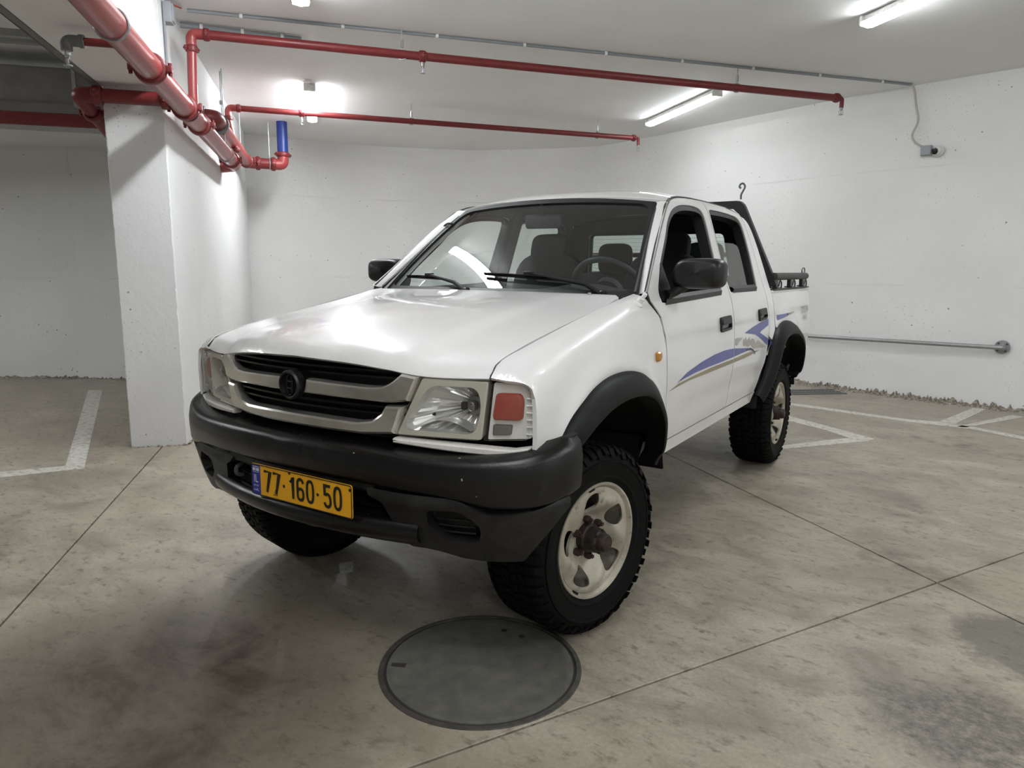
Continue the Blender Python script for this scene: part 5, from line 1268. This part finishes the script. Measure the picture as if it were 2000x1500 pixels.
# cowl panel and wipers
rows = []
for s in np.linspace(-1, 1, 21):
    p = V(ws_pos([s], [-.02])[0]); q = V((s * .695, .405 + .0 * s, 1.255)); rows.append([p + V((0, .02, .004)), p + V((0, -.004, .004)), (p + q) / 2 + V((0, 0, -.012)), q + V((0, .002, -.004)), q + V((0, 0, -.05))])
cowl = MB().grid(rows).build('cowl', 'trim_black', TR)
def on_ws(px, t_, d=.012):
    p, n = surf_fn(ws_pos)(np.array([[px, t_]])); return V(p[0]) + V(n[0]) * d
def wiper(pivot, elbow, tip, b0, b1):
    w_ = MB(); w_.tube([on_ws(*pivot, .008), on_ws(*elbow, .022), on_ws(*tip, .022)], [.011, .010, .006], 8); w_.lathe([(.016, -.01), (.016, .02), (.010, .026), (0, .026)], None, on_ws(*pivot, .0), 12)
    w_ = w_.build('wiper', 'trim_black', TR)
    P = [on_ws(b0[0] + (b1[0] - b0[0]) * k / 8, b0[1] + (b1[1] - b0[1]) * k / 8, .010) for k in range(9)]; mb = MB(); mb.tube(P, .006, 8); 
    P2 = [on_ws(b0[0] + (b1[0] - b0[0]) * k / 8, b0[1] + (b1[1] - b0[1]) * k / 8, .016 + .006 * math.sin(PI * k / 8)) for k in range(9)]; mb.tube(P2, .004, 6); mb.build('wiper_blade', 'gloss_black', w_)
    mb = MB(); mb.box(on_ws(*tip, .02), (.05, .02, .02), bev=.005); mb.build('blade_clip', 'trim_black', w_)
wiper((-.17, -.01), (-.30, .055), (-.60, .125), (-.85, .12), (-.42, .10))
wiper((.80, -.01), (.68, .06), (.26, .15), (-.10, .155), (.56, .105))
for s in (.12, .78): MB().lathe([(.010, 0), (.008, .008), (0, .010)], None, V((s * .7, .39, 1.262)), 10).build('washer_nozzle', 'bulb_metal', TR)
# antenna base, side repeater
mb = MB(); ap = V((.762, .395, 1.232)); an = V((.7, -.15, .75)).normalized(); RA_ = an.to_track_quat('Z', 'Y').to_matrix(); mb.lathe([(.026, -.012), (.024, .004), (.014, .012), (.013, .03), (.009, .034), (.009, .05), (.006, .055), (0, .056)], RA_, ap, 18); mb.build('antenna_base', 'white_paint', TR)
def marker(mir):
    plaque('side_repeater', round_poly([(.455, 1.028), (.497, 1.034), (.502, 1.006), (.485, .990), (.460, .992)], .01), .0, .016, .012, 'amber', TR, .01, mir=mir, posf=lambda off: (lambda y, z: side_pos(off)(y, z)))
both(marker)

# ================================================================== DECALS
DEC = lambda d=.0016: surf_fn(side_pos(d))
def decal(poly, mat, name='stripe_decal', step=.05, smooth_=0, d=.0016):
    for mir in (False, True): skin(name, catmull(poly, smooth_, True) if smooth_ else poly, [], DEC(d), mat, TR, step, .0008, mirror=mir)
GAP = (1.625, 1.638)
def split_decal(poly, mat, cut=1.6315, d=.0016):
    a = clip(poly, V((cut - .007, 0)), V((-1, 0))); b = clip(poly, V((cut + .007, 0)), V((1, 0)))
    for q in (a, b):
        if len(q) > 2: decal([tuple(p) for p in q], mat, d=d)
BL = [(.725, .867), (.858, .899), (1.062, .926), (1.268, .942), (1.451, .947), (1.625, .941), (1.80, .926), (1.99, .911), (1.867, .900), (1.599, .893), (1.393, .890), (1.172, .888), (.972, .884), (.81, .875)]
split_decal(BL, 'decal_blue')
decal([(1.857, .901), (1.891, .914), (1.984, .913), (2.053, .897), (2.10, .876), (2.101, .861), (2.066, .879), (2.005, .896), (1.925, .901)], 'decal_navy', d=.002)
split_decal([(.628, .842), (.727, .859), (.777, .862), (.975, .872), (1.281, .881), (1.602, .882), (2.002, .888), (2.209, .879), (2.084, .871), (1.863, .863), (1.608, .860), (1.40, .859), (1.178, .858), (.884, .857)], 'decal_gold')
decal([(1.838, 1.01), (2.022, 1.033), (2.22, 1.05), (2.417, 1.061), (2.418, 1.021), (2.222, .995), (2.196, .988), (2.42, .932), (2.42, .888), (2.222, .948), (2.087, .984)], 'decal_blue')
decal([(2.45, .925), (2.50, .905), (2.50, .905), (2.49, .89), (2.45, .884)], 'decal_navy', d=.002)
rg_ = random.Random(3)
decal([(1.645, .99), (1.69, .995), (1.736, .991), (1.80, .987), (1.765, .978), (1.722, .972), (1.70, .963), (1.694, .955), (1.66, .953), (1.645, .962)], 'decal_grey')
decal([(1.809, .977), (1.84, .975), (1.868, .984), (1.88, .972), (1.898, .962), (1.925, .972), (1.944, .982), (1.95, .968), (1.97, .957), (2.01, .966), (2.039, .961), (2.07, .945), (2.108, .928), (2.13, .945), (2.154, .947), (2.25, .918), (2.384, .884), (2.25, .89), (2.068, .90), (2.02, .915), (1.977, .935), (1.95, .925), (1.919, .924), (1.86, .935), (1.809, .94)], 'decal_grey')
decal([(2.641, 1.073), (2.926, 1.072), (2.934, 1.051), (2.649, 1.039)], 'decal_blue'); decal([(2.93, 1.073), (2.981, 1.071), (2.978, 1.058), (2.938, 1.054)], 'decal_navy'); decal([(2.993, 1.072), (3.223, 1.073), (3.214, 1.066), (2.99, 1.058)], 'decal_gold')
def side_text(txt, y0, y1, z0, z1, mat, name, mir=False):
    vs, fs = text_mesh(txt, 1.0, 0.0); A = np.array(vs); mn, mx = A.min(0), A.max(0); u = (A[:, 0] - mn[0]) / (mx[0] - mn[0]); v = (A[:, 1] - mn[1]) / (mx[1] - mn[1])
    y = y0 + u * (y1 - y0) if not mir else y1 - u * (y1 - y0); p = side_pos(.003)(y, z0 + v * (z1 - z0))
    if mir: p[:, 0] *= -1
    mb = MB(); mb.add([tuple(q) for q in p], fs); mb.build(name, mat, TR, smooth=False, fix=False)
for mir in (False, True):
    side_text('TOYOTA', 3.46, 3.79, 1.042, 1.098, 'letter_grey', 'lettering_decal', mir); side_text('4WD', 3.55, 3.745, .985, 1.030, 'decal_grey', 'lettering_decal', mir)

# ================================================================== SPORT BAR AND BED RAILS
sb = MB(); PT = [V((-.70, 2.70, 1.28)), V((-.545, 2.64, 1.82)), V((.545, 2.64, 1.82)), V((.70, 2.70, 1.28))]
sb.tube(arc_path([V((.775, 2.70, 1.265)), V((.545, 2.625, 1.805)), V((-.545, 2.625, 1.805)), V((-.775, 2.70, 1.265))], .03, 4), 0, sq=(.022, .026)); sbo = sb.build('sport_bar', 'bar_black', TR, smooth=False)
for sx in (1, -1):
    mb = MB(); mb.add([V((sx * .53, 2.615, 1.79)), V((sx * .485, 2.615, 1.79)), V((sx * .563, 2.62, 1.72)), V((sx * .53, 2.635, 1.79)), V((sx * .485, 2.635, 1.79)), V((sx * .563, 2.64, 1.72))], [(0, 1, 2), (5, 4, 3), (0, 3, 4, 1), (1, 4, 5, 2), (2, 5, 3, 0)]); mb.build('gusset', 'bar_black', sbo, smooth=False)
    hk = V((sx * .545, 2.625, 1.84)); pts = [hk, hk + V((0, 0, .03)), hk + V((.012, 0, .055)), hk + V((.022, 0, .082)), hk + V((.010, 0, .102)), hk + V((-.008, 0, .098)), hk + V((-.014, 0, .082)), hk + V((-.004, 0, .072))]
    MB().tube(catmull(pts, 5), .0065, 8).build('hook', 'hook_steel', sbo)
for z in (1.475,): MB().tube([V((-.68, 2.675, z)), V((.68, 2.675, z))], .018, 10).build('cross_bar', 'bar_black', sbo)
for sx in (1, -1):
    X = sx * .775; rl = MB(); rl.tube([V((X, 2.70, 1.328)), V((X, 3.80, 1.328))], .026, 18); rl = rl.build('bed_rail', 'bar_grey', TR)
    MB().box((X, 3.25, 1.241), (.05, 1.2, .008)).build('rail_base', 'bar_grey', rl, smooth=False)
    for y in (2.76, 3.22, 3.66):
        mb = MB(); mb.box((X, y, 1.275), (.025, .065, .09)); mb.box((X, y, 1.252), (.05, .11, .008)); mb.build('rail_post', 'bar_black', rl, smooth=False)
        h0 = V((X + sx * .012, y + .055, 1.265)); MB().tube(catmull([h0 + V((0, -.02, 0)), h0 + V((0, 0, .0)), h0 + V((0, .02, .03)), h0 + V((0, .055, .032)), h0 + V((0, .075, .01)), h0 + V((0, .075, -.02))], 5), .005, 8).build('rope_hook', 'bar_black', rl)
    y = 3.70; MB().tube([V((X, y + .055 * math.cos(a), 1.37 + .022 * math.sin(a))) for a in np.linspace(0, 2 * PI, 18, endpoint=False)], .005, 6, closed=True).build('tie_ring', 'hook_steel', rl)

# ================================================================== CABIN
dsh = MB(); rows = []
for x in np.linspace(-.70, .70, 15):
    hump = .035 * math.exp(-((x - .36) / .16) ** 2)
    rows.append([V((x, .44, 1.24)), V((x, .56, 1.262 + hump * .4)), V((x, .70, 1.268 + hump)), V((x, .80, 1.262 + hump)), V((x, .85, 1.225 + hump * .6)), V((x, .86, 1.05)), V((x, .80, .85))])
dsh.grid(rows); dsh = dsh.build('dashboard', 'dash_plastic', TR, angle=50)
# steering wheel
SC = V((.36, .98, 1.262)); ax = V((0, -.42, -.30)).normalized() * -1; RS = ax.to_track_quat('Z', 'Y').to_matrix()
mb = MB(); mb.tube([SC + RS @ V((.188 * math.cos(a), .188 * math.sin(a), 0)) for a in np.linspace(0, 2 * PI, 40, endpoint=False)], .0155, 10, closed=True); sw = mb.build('steering_wheel', 'dash_plastic', TR)
for a in (-.35, PI + .35, -PI / 2):
    MB().tube([SC, SC + RS @ V((.18 * math.cos(a), .18 * math.sin(a), 0))], .014, 8).build('spoke', 'dash_plastic', sw)
mb = MB(); mb.lathe([(.075, -.02), (.07, .02), (.0, .03)], RS, SC, 20); mb.build('horn_pad', 'dash_plastic', sw); MB().tube([SC, SC - ax * .25], .035, 10).build('steering_column', 'dash_plastic', sw)
def soft_box(c, size, R=None, p=3.5, nu=20, nv=14):
    rows = []; c = V(c)
    for i in range(nv + 1):
        ph = -PI / 2 + PI * i / nv; row = []
        for k in range(nu):
            th = 2 * PI * k / nu; e = 2 / p; f = lambda w_: math.copysign(abs(w_) ** e, w_)
            v = V((f(math.cos(ph)) * f(math.cos(th)) * size[0] / 2, f(math.cos(ph)) * f(math.sin(th)) * size[1] / 2, f(math.sin(ph)) * size[2] / 2))
            row.append(c + (R @ v if R is not None else v))
        rows.append(row)
    mb = MB(); mb.grid([list(r) + [r[0]] for r in rows]); return mb
def seat(x, y, wid, name):
    R = Matrix.Rotation(-.22, 3, 'X'); s = soft_box((x, y - .25, .90), (wid, .52, .17)).build(name, 'seat_cloth', TR)
    soft_box((x, y + .02, 1.17), (wid * .96, .15, .60), R).build('backrest', 'seat_cloth', s); soft_box((x, y + .085, 1.49), (.27, .10, .19), R, 4).build('headrest', 'seat_cloth', s)
    return s
seat(.40, 1.58, .50, 'front_seat'); seat(-.37, 1.58, .50, 'front_seat')
rs = soft_box((0, 2.12, .92), (1.30, .48, .16), None, 5).build('rear_bench', 'seat_cloth', TR); soft_box((0, 2.42, 1.12), (1.30, .13, .46), Matrix.Rotation(-.12, 3, 'X'), 6).build('backrest', 'seat_cloth', rs)
for x in (-.24, .40): soft_box((x, 2.36, 1.44), (.25, .09, .22), None, 4).build('headrest', 'seat_cloth', rs)
mb = MB(); mb.box((-.03, .985, 1.615), (.205, .035, .075), Matrix.Rotation(.15, 3, 'Z'), bev=.016); rv = mb.build('rear_view_mirror', 'dash_plastic', TR); MB().tube([V((-.03, .98, 1.64)), V((-.02, .945, 1.70))], .009, 8).build('mirror_stem', 'dash_plastic', rv)
for sx in (-1, 1):
    mb = MB(); mb.box((sx * .655, 1.585, 1.45), (.03, .09, .62), Matrix.Rotation(sx * -.30, 3, 'Y'), bev=.008); mb.build('b_pillar_trim', 'dash_plastic', TR)
MB().tube(catmull([V((-.63, .90, 1.60)), V((-.60, .90, 1.615)), V((-.57, .92, 1.61))], 3), .006, 6).build('grab_handle', 'dash_plastic', TR)
